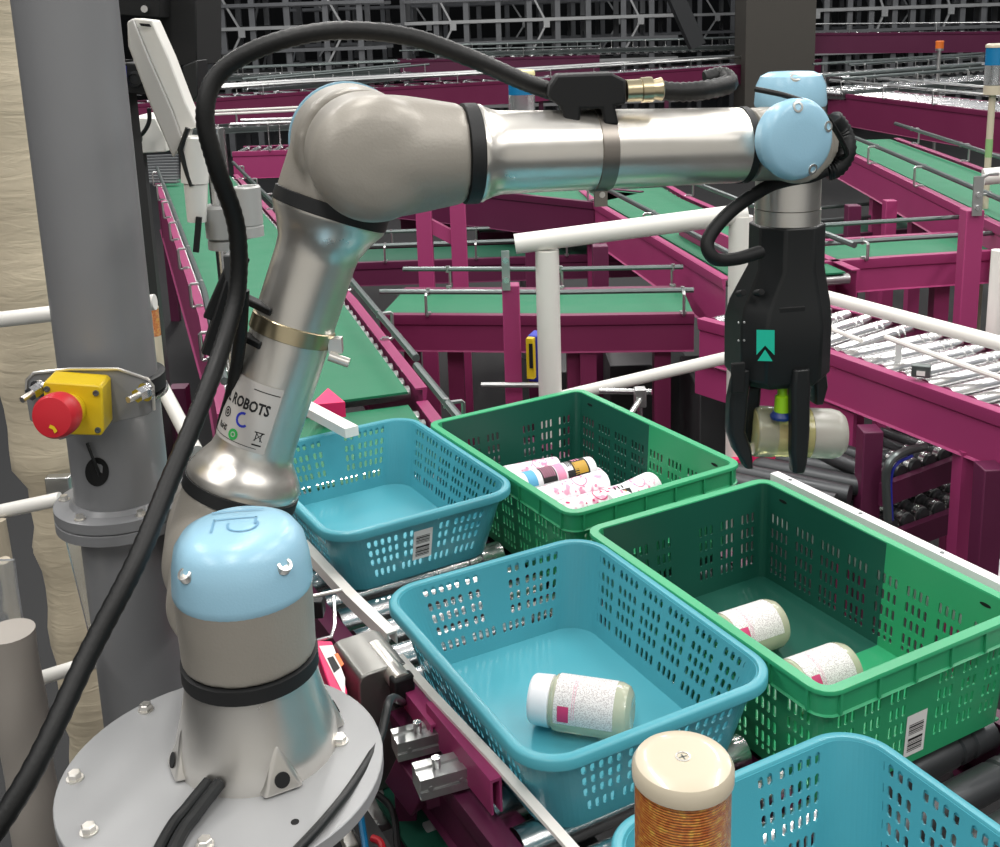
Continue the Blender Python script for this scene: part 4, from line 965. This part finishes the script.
# frame of the plate: x to the right as seen, facing the viewer
yv = 1.375
pp = lambda px, py, dy=0: aty(px, py, yv+dy)
out = [(26, 395), (27, 380), (34, 373), (70, 369), (118, 369), (148, 379), (153, 386), (154, 410), (148, 415), (120, 421), (60, 440), (30, 420)]
xv = V(.985, -.17, 0).normalized()
mb = MB(); mb.loft([[pp(x, y) for x, y in out], [pp(x, y, .004) for x, y in out]]); cp_ = mb.build('clamp_plate', M_grey, es, bevel=.001)
mb = MB(); rim_ = [(26, 395), (27, 380), (34, 373), (70, 369), (118, 369), (148, 379), (153, 386), (154, 410)]
mb.tube([pp(x, y, -.001) for x, y in rim_], .0022, 6); mb.build('plate_edge', M_silver2, es)
for (x0, y0), (x1, y1) in (((43, 386), (22, 400)), ((150, 390), (128, 400))):
    a_, b_ = pp(x0, y0, .0), pp(x1, y1, -.035); mb = MB(); mb.cyl(a_, b_, .0042, n=14); mb.build('threaded_rod', M_silver2, es)
    d_ = b_-a_; mb = MB(); mb.cyl(a_+d_*.25, a_+d_*.6, .0095, n=6); mb.build('nut', M_chrome, es, smooth=20)
    mb = MB(); mb.cyl(a_+d_*.12, a_+d_*.24, .0125, n=20); mb.build('washer', M_chrome, es)
mb = MB(); mb.lathe([(-.011, .074), (-.010, .076), (.010, .076), (.011, .074)], V(PL.x, PL.y, pil_pt(150, 385).z), Z, 48); mb.build('band', M_ring, es)
mb = MB(); mb.lathe([(-.020, .0725), (-.019, .078), (-.014, .078), (-.013, .0725)], V(PL.x, PL.y, pil_pt(150, 385).z), Z, 48); mb.build('band', M_chrome, es)
# box
bc = [(41, 379), (103, 382), (108, 428), (104, 436), (84, 437), (46, 434)]
mb = MB(); y0_, y1_ = -.046, .0
fr_ = [(42, 386), (100, 389), (103, 432), (99, 437), (47, 434)]; fr_ = [(42.5, 384), (45, 381.5), (99, 385.5), (102, 389), (104, 431), (101, 436), (50, 434.5), (47, 432)]
mb.loft([[pp(x, y, y0_) for x, y in fr_], [pp(x, y, y0_)+V(-.004, .046, .000) for x, y in fr_]])
bx = mb.build('yellow_box', M_yellow, es, bevel=.003)
mb = MB(); mb.loft([[pp(x, y, y0_)+V(-.004, .0465, .000) for x, y in fr_], [pp(x, y, y0_)+V(.004, .056, .000) for x, y in fr_]]); mb.build('back_shell', M_black, es)
for x, y in ((43+4, 389), (96, 393), (98, 430)):
    MB().lathe([(0, .004), (.0015, .004), (.0016, .0025), (.0005, .002), (.0005, 0)], pp(x, y, y0_-.0005), V(0, -1, 0), 12).build('cover_screw', M_dsteel, bx)
bpos = pp(70, 409, y0_); bd = (pp(51, 418, y0_-.048)-bpos)
mb = MB(); mb.lathe([(0, .021), (.006, .021), (.008, .017), (.026, .016)], bpos, bd, 32); mb.build('button_neck', M_yellow, es)
mb = MB(); mb.lathe([(.018, .021), (.022, .0275), (.030, .0285), (.042, .028), (.047, .025), (.049, .012), (.0495, 0)], bpos, bd, 44); rbt = mb.build('mushroom_button', M_red, es)
bdn = bd.normalized(); f_ = planemap(bpos+bdn*.0497, _right-bdn*_right.dot(bdn), -_down+bdn*_down.dot(bdn))
mb = MB(); mb.face([mb.bm.verts.new(f_(x, y)) for x, y in ((-.001, -.008), (.004, -.010), (.008, -.016), (.004, -.019), (.002, -.014), (-.003, -.012))]); mb.build('arrow_mark', M_yellow, rbt)

# wrapped duct behind the pillar
def wob(z, k): return .006*math.sin(z*9+k)+.004*math.sin(z*23+k*2)
mb = MB(); secs = []
DX = aty(46, 400, 1.80)
for i in range(70):
    z = 2.6-i*2.6/69; rr_ = .066 if z > 1.1 else .052; rr_ += .003*math.sin(z*40)+.002*math.sin(z*91)
    sx_ = .0 if z > 1.1 else .03*(1.1-z)
    if 1.0 < z < 1.15: rr_ -= .004
    secs.append([V(DX.x+wob(z, 0)*.5+sx_+rr_*math.cos(k*PI/14)*(1+.03*math.sin(k*3+z*20)), DX.y+rr_*math.sin(k*PI/14), z) for k in range(28)])
mb.loft(secs); tag(mb.build('wrapped_duct', M_fabric, smooth=60), 'vertical duct wrapped in wrinkled beige film behind the grey pillar', 'duct')
mb = MB(); secs = []; DX2 = aty(22, 720, 1.35)
for i in range(30):
    z = 1.07-i*1.07/29; rr_ = .034+.002*math.sin(z*35); secs.append([V(DX2.x+rr_*math.cos(k*PI/12), DX2.y+rr_*math.sin(k*PI/12), z) for k in range(24)])
mb.loft(secs); duct2 = tag(mb.build('wrapped_pipe', mat('grey_beige_wrap', '#97918a', .5, bump=.3, bscale=30), smooth=60), 'short greyish wrapped pipe low at the left edge', 'pipe')
# clear acrylic strip and wire clamp
mb = MB(); a_, b_ = aty(78, 540, 1.52), aty(112, 680, 1.52); mb.beam(a_, b_, .035, .006, up=V(0, 1, 0)); tag(mb.build('acrylic_strip', M_clear), 'clear acrylic strip hanging beside the lower pillar', 'strip')
mb = MB(); a_, b_ = aty(2, 560, 1.45), aty(20, 690, 1.45); mb.beam(a_, b_, .035, .006, up=V(0, 1, 0)); tag(mb.build('acrylic_strip', M_clear), 'clear acrylic strip at the far left edge', 'strip')
q_ = aty(18, 700, 1.56); ck = thing('wire_clamp', 'clear plastic and wire clamp on the lowest white rail', 'clamp', q_)
MB().box(q_, (.034, .02, .026)).build('block', M_clear, ck, bevel=.004)
MB().tube([q_+V(-.012, -.012, -.01), q_+V(-.012, -.014, .03), q_+V(.008, -.014, .03), q_+V(.008, -.012, -.01)], .0018, 6).build('wire', M_steel, ck)
for t_, lbl in ((0, 'thin white hose beside the wrapped pipe, upper piece'), (1, 'white corrugated hose tucked beside the wrapped duct')):
    pts = [aty(4+t_*26, 560, 1.5), aty(14+t_*10, 610, 1.52), aty(24+t_*4, 640, 1.52), aty(28, 680, 1.54)] if t_ == 0 else [aty(0, 520, 1.62), aty(8, 570, 1.62), aty(10, 610, 1.62)]
    tag(MB().tube(spline(pts), .009, 10).build('hose', mat('beige_hose', '#b9ae9a', .5)), lbl, 'hose')
mb = MB(); a_ = aty(60, 488, 1.72); mb.box(a_, (.04, .02, .045)); tag(mb.build('rail_bracket', M_steel, bevel=.002), 'steel bracket where the rail meets the pillar flange', 'bracket')

# small amber beacon behind pillar
def beacon(label, base, r, h, cap_m, seg, pole=None, grp=None, pole_top=None):
    """seg: list of (material, height) from the top down"""
    root = thing('signal_beacon', label, 'beacon', base, grp); z = base.z+h
    mb = MB(); ch = r*.42; mb.lathe([(0, r), (ch*.55, r), (ch*.82, r*.93), (ch*.97, r*.78), (ch, r*.6), (ch, 0)], V(base.x, base.y, z), Z, 40); c = mb.build('cap', cap_m, root)
    for m_, hh, nm in seg:
        z -= hh; MB().lathe([(0, r*.95), (hh, r*.95)], V(base.x, base.y, z), Z, 36).build(nm, m_, root)
    if pole: MB().cyl(V(base.x, base.y, z), V(base.x, base.y, pole[1]), pole[0], n=14).build('pole', pole[2], root)
    return root, c, z
q_ = aty(152, 306, 2.1)
beacon('small amber and white beacon peeking out right of the grey pillar', V(q_.x, q_.y, q_.z-.16), .0125, .155, M_cream, [(M_amber, .055, 'lens'), (M_cream, .10, 'body')])
# foreground amber beacon
q_ = atd(683, 757, .70)
bz = q_.z-.200; rB2 = .0325
rt2, cp2, zz = beacon('amber ribbed beacon with cream cap in the foreground', V(q_.x, q_.y, bz), rB2, .1865, M_cream, [(M_amber, .075, 'amber_lens'), (M_cream, .11, 'body')], pole=(.018, 0, M_cream))
MB().lathe([(-.001, .0052), (.0005, .0050), (.0006, .0038), (-.0008, .0034), (-.0008, 0)], V(q_.x, q_.y, bz+.1865+rB2*.42), Z, 20).build('cap_screw', M_silver2, cp2)
f_ = planemap(V(q_.x, q_.y, bz+.1865+rB2*.42+.0002), (1, .3, 0), (-.3, 1, 0)); mb = MB(); patch(mb, f_, -.0028, .0028, -.0005, .0005, 1, 1); patch(mb, f_, -.0005, .0005, -.0028, .0028, 1, 1); mb.build('cross_slot', M_dsteel, cp2)
MB().lathe([(0, .038), (.035, .038), (.04, .034)], V(q_.x, q_.y, bz+.060), Z, 36).build('blue_collar', M_blue, rt2)
# far beacons
q_ = aty(521, 70, 6.0)
b_, c_, z_ = beacon('far beacon with yellow cap and blue lens rising behind the forearm', V(q_.x, q_.y, q_.z-.16), .075, .13, mat('pale_yellow', '#e2d9a4', .4), [(M_blueled, .10, 'blue_lens'), (M_clear, .13, 'clear_lens'), (M_clear, .13, 'clear_lens')], pole=(.04, 0, M_steel))
q_ = aty(996, 42, 4.2)
b_, c_, z_ = beacon('tall signal light with blue lens on a pole at right', V(q_.x, q_.y, q_.z-.16), .036, .14, M_cream, [(M_blueled, .065, 'blue_lens'), (M_clear, .075, 'clear_lens'), (M_cream, .035, 'base')], pole=(.0125, 0, M_cream))
mb = MB(); c = aty(990, 148, 4.2); mb.lathe([(-.035, .0132), (.035, .0132)], V(b_.location.x, b_.location.y, c.z), Z, 16); mb.build('green_tape', mat('pale_green', '#86ad74', .5), b_)
mb = MB(); c = aty(993, 176, 3.6); mb.lathe([(-.03, .028), (.03, .028)], c, V(1, -.2, .1), 18); tag(mb.build('pipe_end', M_white), 'white round pipe end beside the tall magenta post', 'pipe')
q_ = aty(940, 40, 9.5)
beacon('small red-brown beacon on a thin pole far off at right', V(q_.x, q_.y, q_.z-.1), .035, .08, M_orng, [(M_orng, .05, 'lens'), (M_steel, .02, 'base')], pole=(.015, 0, M_steel))
# white post at far right
mb = MB(); c = aty(999, 250, 3.0); mb.cyl(c, V(c.x, c.y, 0), .02, n=14); tag(mb.build('rail_post', M_white), 'white upright tube at the right frame edge', 'post')

# ------------------------------------------------------------------ monitor on its stand
Ym = 1.95
mon = thing('monitor', 'white slanted monitor housing seen from its edge behind the pillar', 'monitor', aty(180, 150, Ym))
def sl(pts, Y, dY, m, name, par, bev=.003):
    mb = MB(); mb.loft([[aty(x, y, Y) for x, y in pts], [aty(x, y, Y)+V(*dY) for x, y in pts]]); return mb.build(name, m, par, bevel=bev)
sl([(133, 18), (152, 20), (169, 58), (186, 103), (197, 127), (186, 131), (184, 143), (172, 110), (150, 60)], Ym, (.0, .05, 0), M_white, 'housing', mon)
sl([(127, 22), (133, 18), (150, 60), (172, 110), (184, 143), (173, 158), (150, 105), (128, 46)], Ym-.006, (-.01, .06, 0), mat('light_grey_plastic', '#b9b8b5', .45), 'side_face', mon)
sl([(139, 23), (149, 24), (151, 27), (141, 26)], Ym-.008, (0, .004, 0), M_dark, 'slot', mon, 0)
st = thing('monitor_stand', 'chrome pole with grey swivel clamps holding the monitor', 'stand', V(aty(213, 300, Ym).x, Ym, 0))
ptop = aty(214, 128, Ym+.02); MB().cyl(ptop, V(ptop.x+.012, ptop.y, 0), .0185, n=24).build('pole', M_chrome, st)
M_clampg = mat('grey_cast_clamp', '#b3b3b1', .4, .3)
c = aty(218, 221, Ym+.02); mb = MB(); mb.lathe([(-.030, .032), (-.029, .034), (.026, .034), (.030, .031)], V(ptop.x+.003, c.y, c.z), Z, 28); mb.build('clamp', M_clampg, st)
mb = MB(); mb.lathe([(-.008, .033), (.008, .033)], V(ptop.x+.004, c.y, c.z-.042), Z, 28); mb.build('collar', M_clampg, st)
c2 = aty(249, 215, Ym-.01); mb = MB(); mb.lathe([(-.038, .024), (-.020, .024), (-.019, .0225), (-.017, .0225), (-.016, .024), (.050, .024), (.052, .022), (.052, .017), (.046, .016), (.046, 0)], c2, Z, 28); mb.beam(c2+V(0, 0, -.02), c+V(0, 0, -.01), .03, .045); mb.build('swivel_socket', M_clampg, st)
c3 = aty(195, 160, Ym-.01); mb = MB(); mb.lathe([(-.040, .024), (.040, .024), (.042, .020), (.042, .015), (.038, 0)], c3, V(.1, 0, 1), 26); mb.lathe([(-.11, .017), (-.042, .021)], c3, V(.06, 0, 1), 26); mb.build('swivel_arm', M_white, st)
MB().tube([aty(188, 128, Ym-.03), aty(180, 150, Ym-.03), aty(188, 175, Ym-.03), aty(192, 186, Ym-.03)], .005, 8).build('cable', M_black, st)
mb = MB(); mb.beam(aty(199, 217, Ym-.03), aty(196, 252, Ym-.03), .010, .006); mb.build('lever', M_black, st)
# camera/controller box behind the pillar
kb = thing('control_box', 'black control cabinet behind the pillar and monitor', 'cabinet', aty(160, 60, 2.7))
sl([(158, -20), (196, -20), (197, 66), (158, 66)], 2.7, (0, .25, 0), M_dark, 'housing', kb)
sl([(112, -20), (160, -20), (160, 18), (112, 15)], 2.62, (0, .2, 0), M_dark, 'top_housing', kb)
sl([(182, 66), (197, 60), (198, 96), (190, 104), (184, 96)], 2.66, (0, .1, 0), M_black, 'hinge_arm', kb)
_p = aty(117, 60, 2.75); MB().box((_p.x, _p.y, _p.z/2), (.06, .06, _p.z)).build('stand_post', M_dark, kb)
c = aty(145, 9, 2.615); MB().lathe([(0, .009), (.006, .008)], c, V(0, -1, 0), 16).build('screw', M_chrome, kb)
sl([(117, 62), (158, 66), (150, 96), (117, 92)], 2.7, (0, .12, 0), M_blackm, 'lower_housing', kb)
c = aty(135, 79, 2.69); MB().lathe([(0, .019), (.008, .019), (.009, .013), (.004, .012), (.004, 0)], c, V(0, -1, 0), 24).build('round_knob', M_black, kb)
sl([(121, 66), (125, 66), (126, 88), (122, 88)], 2.67, (0, .01, 0), M_blueink, 'blue_marker', kb, 0)
wb = thing('junction_box', 'white box with black plug behind the slanted monitor', 'box', aty(150, 150, 3.0))
sl([(128, 118), (155, 118), (166, 140), (166, 152), (130, 154)], 3.0, (0, .2, 0), M_white, 'housing', wb)
_p = aty(132, 150, 3.1); MB().box((_p.x, _p.y, _p.z/2), (.06, .06, _p.z)).build('stand_post', M_greyd, wb)
MB().tube(spline([aty(133, 137, 2.97), aty(142, 134, 2.96), aty(149, 122, 2.96), aty(149, 108, 2.96)]), .006, 8).build('plug_cable', M_black, wb)
mb = MB(); mb.lathe([(0, .012), (.03, .012)], aty(130, 138, 2.97), V(1, 0, 0), 14); mb.build('plug', M_black, wb)
# grey ribbed mat at the head of the belt
mb = MB(); 
for k in range(10):
    mb.beam(atz(130, 157+k*2.8, .92), atz(178, 155+k*3.0, .92), .05, .012)
tag(mb.build('ribbed_mat', mat('grey_ribbed', '#5c5f61', .5)), 'grey ribbed transfer plate at the head of the wide green belt', 'plate')

# ------------------------------------------------------------------ bits by the robot pedestal
mc = thing('motor_cover', 'brushed steel motor cover with rounded shoulder beside the pedestal', 'cover', atz(370, 700, .8))
q_ = atz(372, 650, .935)
poly = [(-.045, -.20), (-.045, -.012), (-.040, -.003), (-.030, 0), (.022, 0), (.034, -.006), (.040, -.020), (.040, -.20)]
M4 = Matrix.Translation(q_+ln*-.075+l1*-.012) @ Matrix((l1, Z, -l1.cross(Z))).transposed().to_4x4()
mb = MB(); mb.loft([[q_+l1*x+V(0, 0, y)+ln*-.055 for x, y in poly], [q_+l1*x+V(0, 0, y)+ln*.055 for x, y in poly]]); mb.build('cover', mat('brushed_cover', '#8d8c88', .32, .8, var=.1, vscale=20), mc, bevel=.003)
mb = MB(); c = q_+l1*.012+V(0, 0, -.014); mb.lathe([(-.02, .0165), (.085, .0165), (.086, .012)], c, ln, 26); mb.build('shaft_housing', M_silver, mc)
mb = MB(); c = q_+l1*.012+V(0, 0, -.016)+ln*.082; mb.box(c+V(0, 0, -.008), (.034, .02, .045), Matrix((l1, ln, Z)).transposed()); mb.build('connector', M_blackm, mc, bevel=.004)
hose('connector_hose', [c+V(0, 0, -.03), atd(390, 700, 1.36), atd(380, 738, 1.30), atd(356, 780, 1.22), atd(325, 820, 1.15), atd(280, 868, 1.09)], .0055, 'black cable from the steel motor cover curving round the plate', m=M_black, ridge=0, seg=12)
lbx = thing('pink_cover', 'hot pink box edge with warning label between foot and motor cover', 'box', atz(330, 690, .9))
mb = MB(); q2 = [(313, 640), (332, 641), (347, 690), (347, 733), (338, 712)]
mb.loft([[atz(x, y, .93) for x, y in q2], [atz(x, y, .93)-V(0, 0, .06) for x, y in q2]]); mb.build('cover', M_hot, lbx, bevel=.002)
mb = MB(); mb.quad_pts(*[atz(x, y, .9312) for x, y in ((319, 646), (333, 645), (345, 678), (345, 697))]); lb_ = mb.build('warning_label', M_paper, lbx)
mb = MB(); mb.quad_pts(*[atz(x, y, .9316) for x, y in ((327, 658), (333, 656), (340, 668), (334, 673))]); mb.build('black_symbol', M_ink, lb_)
mb = MB(); mb.quad_pts(*[atz(x, y, .9316) for x, y in ((334, 654), (338, 653), (344, 664), (341, 667))]); mb.build('orange_symbol', M_orng, lb_)
hk = thing('sensor_hook', 'bent steel sensor hook on the rail left of the blue crate', 'bracket', atz(330, 610, .93))
MB().tube([atz(310, 597, .955), atz(342, 590, .955)], .0035, 8).build('rod', M_silver2, hk)
MB().tube([atz(334, 596, .95), atz(335, 625, .93), atz(331, 637, .93), atz(315, 641, .93)], .003, 8).build('hook', M_chrome, hk)
MB().box(atz(318, 606, .93), (.02, .03, .03)).build('clamp_block', M_black, hk, bevel=.002)
# pneumatic actuators
def actuator(label, px, py, z, L_, w, h):
    c = atz(px, py, z); r_ = thing('pneumatic_actuator', label, 'actuator', c-V(0, 0, h/2), 'aluminium actuators by the lane')
    d_ = V(math.cos(R(20)), math.sin(R(20)), 0); s_ = V(d_.y, -d_.x, 0); M_ = Matrix((d_, -s_, Z)).transposed()
    mb = MB(); pr_ = [(-w/2, -h/2), (w/2, -h/2), (w/2, -.004), (w/2-.003, -.003), (w/2-.003, .001), (w/2, .002), (w/2, h/2), (.006, h/2), (.005, h/2-.003), (-.005, h/2-.003), (-.006, h/2), (-w/2, h/2)]
    mb.loft([[c-d_*L_/2+s_*x+V(0, 0, y) for x, y in pr_], [c+d_*L_/2+s_*x+V(0, 0, y) for x, y in pr_]]); b_ = mb.build('barrel', M_steel, r_, smooth=20)
    for sg in (-.3, .3):
        MB().cyl(c+d_*L_/2+s_*w*sg, c+d_*(L_/2+.045)+s_*w*sg, .0035, n=12).build('piston_rod', M_chrome, r_)
        MB().lathe([(0, .0035), (.0006, .0035)], c+d_*L_*sg+s_*(w/2), s_, 12).build('screw', M_steel, b_)
    MB().box(c+d_*(L_/2+.048), (.006, w*1.1, h*1.1), M_).build('end_plate', M_greyd, r_)
    MB().cyl(c-d_*L_*.1+V(0, 0, h/2), c-d_*L_*.1+V(0, 0, h/2+.014), .006, n=12).build('fitting', M_chrome, r_)
    return r_
actuator('aluminium actuator with twin rods nearer the bottom edge', 442, 775, .885, .070, .040, .030)
actuator('aluminium actuator just below the motor cover', 424, 738, .885, .085, .036, .028)
mb = MB(); _p = atz(405, 772, .80); mb.beam(_p, V(_p.x, _p.y, 0), .03, .04); mb.beam(atz(398, 765, .83), atz(425, 800, .80), .03, .06); mb.beam(atz(405, 770, .80), atz(412, 847, .62), .03, .04); mb.beam(atz(425, 800, .80), atz(462, 788, .81), .02, .02); tag(mb.build('actuator_bracket', M_magd, bevel=.002), 'dark maroon bracket holding the lower actuator', 'bracket')
for lbl, px, py, sz, m_ in (('small aluminium block at the bottom beside the pedestal', 352, 838, .03, M_silver), ('pale metal foot plate at the bottom under the actuators', 448, 840, .055, M_plate), ('tilted light metal plate left of the actuators', 372, 812, .05, M_steel)):
    c = atz(px, py, .72); tag(MB().box(c, (sz, sz*1.2, .02), Matrix.Rotation(R(25), 3, 'Z') @ Matrix.Rotation(R(18), 3, 'X')).build('metal_plate', m_, bevel=.002), lbl, 'plate')
for lbl, pts, m_ in (('thin blue air line at the bottom beside the pedestal', [(358, 800), (362, 825), (366, 850)], M_blueled), ('thin red air line at the bottom beside the pedestal', [(372, 838), (380, 842), (384, 852)], M_red), ('black air line looping under the actuators', [(372, 790), (392, 810), (398, 850)], M_black)):
    tag(MB().tube(spline([atz(x, y, .76) for x, y in pts]), .005, 8).build('air_line', m_), lbl, 'hose')
gs = [atz(398, 690, .74), atz(415, 720, .74), atz(480, 800, .74), atz(560, 900, .74)]
conveyor('dark green belt passing under the actuators beside the pedestal', offs(gs, .04), .22, ph=.06, m=M_greyd, rails=(), belt_m=mat('dark_green_belt', '#1b5a48', .6), rstep=.1, rr=.01)
# light sensor box behind the post
ls = thing('light_sensor', 'yellow-faced blue sensor housing behind the white handrail post', 'sensor', aty(533, 360, 2.95))
MB().box(aty(537, 356, 2.97), (.035, .06, .135), Matrix.Rotation(R(-20), 3, 'Z')).build('housing', M_blueink, ls, bevel=.004)
MB().box(aty(531, 358, 2.92), (.022, .02, .118), Matrix.Rotation(R(-20), 3, 'Z')).build('face', M_yellow, ls, bevel=.002)
MB().box(aty(531, 356, 2.905), (.010, .004, .07), Matrix.Rotation(R(-20), 3, 'Z')).build('window', M_dark, ls)
sc = thing('sensor_clamp', 'chrome rod clamp beyond the right side of the tube crate', 'clamp', aty(640, 395, 2.7))
MB().cyl(aty(600, 391, 2.75), aty(652, 392, 2.7), .008, n=10).build('rod', M_chrome, sc)
_p = aty(640, 397, 2.72); MB().cyl(_p, V(_p.x, _p.y, 0), .007, n=10).build('rod', M_chrome, sc)
MB().box(aty(640, 397, 2.7), (.03, .03, .05)).build('block', M_steel, sc, bevel=.003)
MB().cyl(aty(640, 400, 2.69), aty(628, 418, 2.6), .008, n=10).build('rod', M_chrome, sc)
# cardboard, junk boxes low in the frame work
bl = thing('pipe_loop', 'bent grey pipe loop beside the magenta leg at right', 'pipe', atz(890, 470, .6))
MB().tube(spline([aty(888, 522, 2.55), aty(886, 480, 2.55), aty(890, 462, 2.55), aty(904, 452, 2.58), aty(925, 447, 2.7)], 8), .011, 10).build('pipe', M_dsteel, bl)
MB().tube(spline([aty(892, 520, 2.56), aty(891, 480, 2.56), aty(897, 464, 2.56), aty(912, 456, 2.6)], 8), .004, 8).build('blue_cable', M_blueink, bl)
mb = MB(); mb.tube(spline([atz(985, 545, .1), atz(975, 560, .1), atz(960, 575, .12), atz(930, 580, .15)], 8), .02, 8); tag(mb.build('floor_cable', M_black), 'thick black cable lying on the floor at right', 'cable')
mb = MB(); mb.loft([[atz(x, y, .012) for x, y in ((905, 560), (950, 545), (1010, 562), (1010, 590), (930, 590))], [atz(x, y, 0.0) for x, y in ((905, 560), (950, 545), (1010, 562), (1010, 590), (930, 590))]]); tag(mb.build('plastic_sheet', M_cardb), 'crumpled white sheet on the floor under the right conveyors', 'sheet')
for lbl, px, Y in (('magenta leg holding the steel roller conveyor', 870, 2.62), ('maroon leg at the right edge below the roller conveyor', 990, 2.35)):
    a_ = aty(px, 428 if px < 900 else 465, Y); tag(MB().box((a_.x, Y, a_.z/2), (.05, .06, a_.z)).build('frame_post', M_magd, bevel=.003), lbl, 'post')
for lbl, px0, px1, y0, y1, Y, m_ in (('grey cabinet under the belt conveyor at the left of the handrail post', 560, 600, 372, 402, 4.2, M_greyd), ('grey cabinet under the belt between handrail and gripper', 610, 690, 366, 430, 3.9, M_greyd), ('dark cabinet just left of the gripper finger', 700, 728, 392, 470, 3.4, M_greyd)):
    a_, b_ = aty(px0, y0, Y), aty(px1, y0, Y); tag(MB().box(((a_.x+b_.x)/2, Y+.2, a_.z/2), (b_.x-a_.x, .4, a_.z)).build('cabinet', m_, bevel=.004), lbl, 'cabinet')

# ------------------------------------------------------------------ racks
def rack(label, x0, x1, Y, step, h=4.6, m=None, depth=1.1, seed=1):
    rn = random.Random(seed); root = thing('storage_rack', label, 'rack', (x0, Y, 0), 'steel storage racks along the far wall'); m = m or M_rack
    n_ = int((x1-x0)/step)
    for i in range(n_+1):
        x = x0+i*step+rn.uniform(-.04, .04)
        for yy in (Y, Y+depth): MB().box((x, yy, h/2), (.085, .07, h)).build('upright', m, root)
        if i % 2 == 0: 
            for j in range(4): 
                z = .9+j*1.0; mb = MB(); mb.beam((x, Y, z), (x, Y+depth, z+.8), .03, .03); mb.build('brace', m, root)
        if i % 3 == 1 and i < n_:
            mb = MB(); z = 1.35; mb.beam((x, Y-.04, z), (x+step*.55, Y-.04, z+.50), .035, .03); mb.beam((x+step*.55, Y-.04, z+.5), (x, Y-.04, z+1.05), .035, .03); mb.box((x+step*.55, Y-.06, z+.5), (.10, .03, .14)); mb.build('cross_brace', M_rackl, root)
    for j in range(9):
        z = .55+j*.34
        for yy in (Y-.05, Y+depth): MB().box(((x0+x1)/2, yy, z), (x1-x0, .045, .05)).build('beam', m if j % 2 else M_rackl, root)
    for j in range(0, 9, 2):
        z = .58+j*.34; MB().box(((x0+x1)/2, Y+depth/2, z), (x1-x0, depth*.8, .02)).build('shelf_deck', M_rackd, root)
    return root
M_rack = mat('dark_rack_steel', '#77797c', .45, .5, var=.15); M_rackl = mat('light_rack_steel', '#b4b6b7', .4, .6, var=.1); M_rackd = mat('rack_deck', '#1c1d1e', .7)
rack('dark steel storage rack behind the cable loop at left', -4.6, -1.6, 17.0, .52, seed=2)
rack('dark steel storage rack behind the elbow and forearm', -1.4, 3.0, 18.2, .50, seed=3)
rack('dark steel storage rack seen right of the concrete column', 4.6, 9.4, 18.0, .36, seed=5)
rack('second rack row seen through the first', -4.0, 10.0, 22.0, .62, seed=9)
# column and slanting beam
a_, b_ = aty(747, 20, 15.2), aty(817, 20, 15.2)
cl = thing('column', 'wide brown-grey building column beyond the forearm', 'column', ((a_.x+b_.x)/2, 15.4, 0)); cl['kind'] = 'structure'
MB().box(((a_.x+b_.x)/2, 15.6, 2.6), (b_.x-a_.x, .7, 5.2)).build('shaft', mat('brown_grey_column', '#4b4843', .7, var=.1), cl)
mb = MB(); mb.beam(aty(668, -20, 15.0), aty(697, 46, 15.0), .28, .2); tag(mb.build('diagonal_beam', mat('dark_beam', '#2e3032', .6)), 'dark diagonal beam leaning left of the column', 'beam')

M_wallw = mat('pale_hall_wall', '#c9c8c4', .8)
# ------------------------------------------------------------------ setting
mb = MB(); mb.quad_pts((-14, -3, 0), (18, -3, 0), (18, 30, 0), (-14, 30, 0)); structure(mb.build('floor', M_floor, smooth=0))
mb = MB(); mb.box((2, 28, 3.5), (34, .2, 7)); structure(mb.build('wall_back', M_wall, smooth=0))
mb = MB(); mb.box((2, -4, 2.6), (34, .2, 5.2)); structure(mb.build('wall_front', M_wallw, smooth=0))  # unseen wall behind the camera, added pale to reflect light onto the metal
mb = MB(); mb.box((18, 12, 3.5), (.2, 32, 7)); structure(mb.build('wall_right', M_wallw, smooth=0))  # unseen side wall, added pale for the same reflected light
mb = MB(); mb.box((-14, 12, 3.5), (.2, 32, 7)); structure(mb.build('wall_left', M_wall, smooth=0))

# ------------------------------------------------------------------ light: rows of ceiling tubes
def lamp(x, y, z, sx_, sy_, e, col=(1, .97, .93), rz=0):
    l = bpy.data.lights.new('ceiling_lamp', 'AREA'); l.shape = 'RECTANGLE'; l.size = sx_; l.size_y = sy_; l.energy = e; l.color = col
    o = bpy.data.objects.new('ceiling_lamp', l); COL.objects.link(o); o.location = (x, y, z); o.rotation_euler = (0, 0, rz); return o
for x in (-3.2, -.6, 2.0, 4.6):
    for y in (-1.0, 2.5, 6.0):
        lamp(x, y, 4.6, .25, 2.4, 70)
for x in (-3, 1, 5, 9):
    for y in (10, 14): lamp(x, y, 5.5, .3, 3, 80)
w = bpy.data.worlds.new('world'); SC.world = w; w.use_nodes = True
w.node_tree.nodes['Background'].inputs['Color'].default_value = (.92, .95, 1.0, 1); w.node_tree.nodes['Background'].inputs['Strength'].default_value = .38
SC.view_settings.view_transform = 'Standard'; SC.view_settings.look = 'None'; SC.view_settings.gamma = 1; SC.view_settings.exposure = 0
SC.view_settings.use_curve_mapping = False
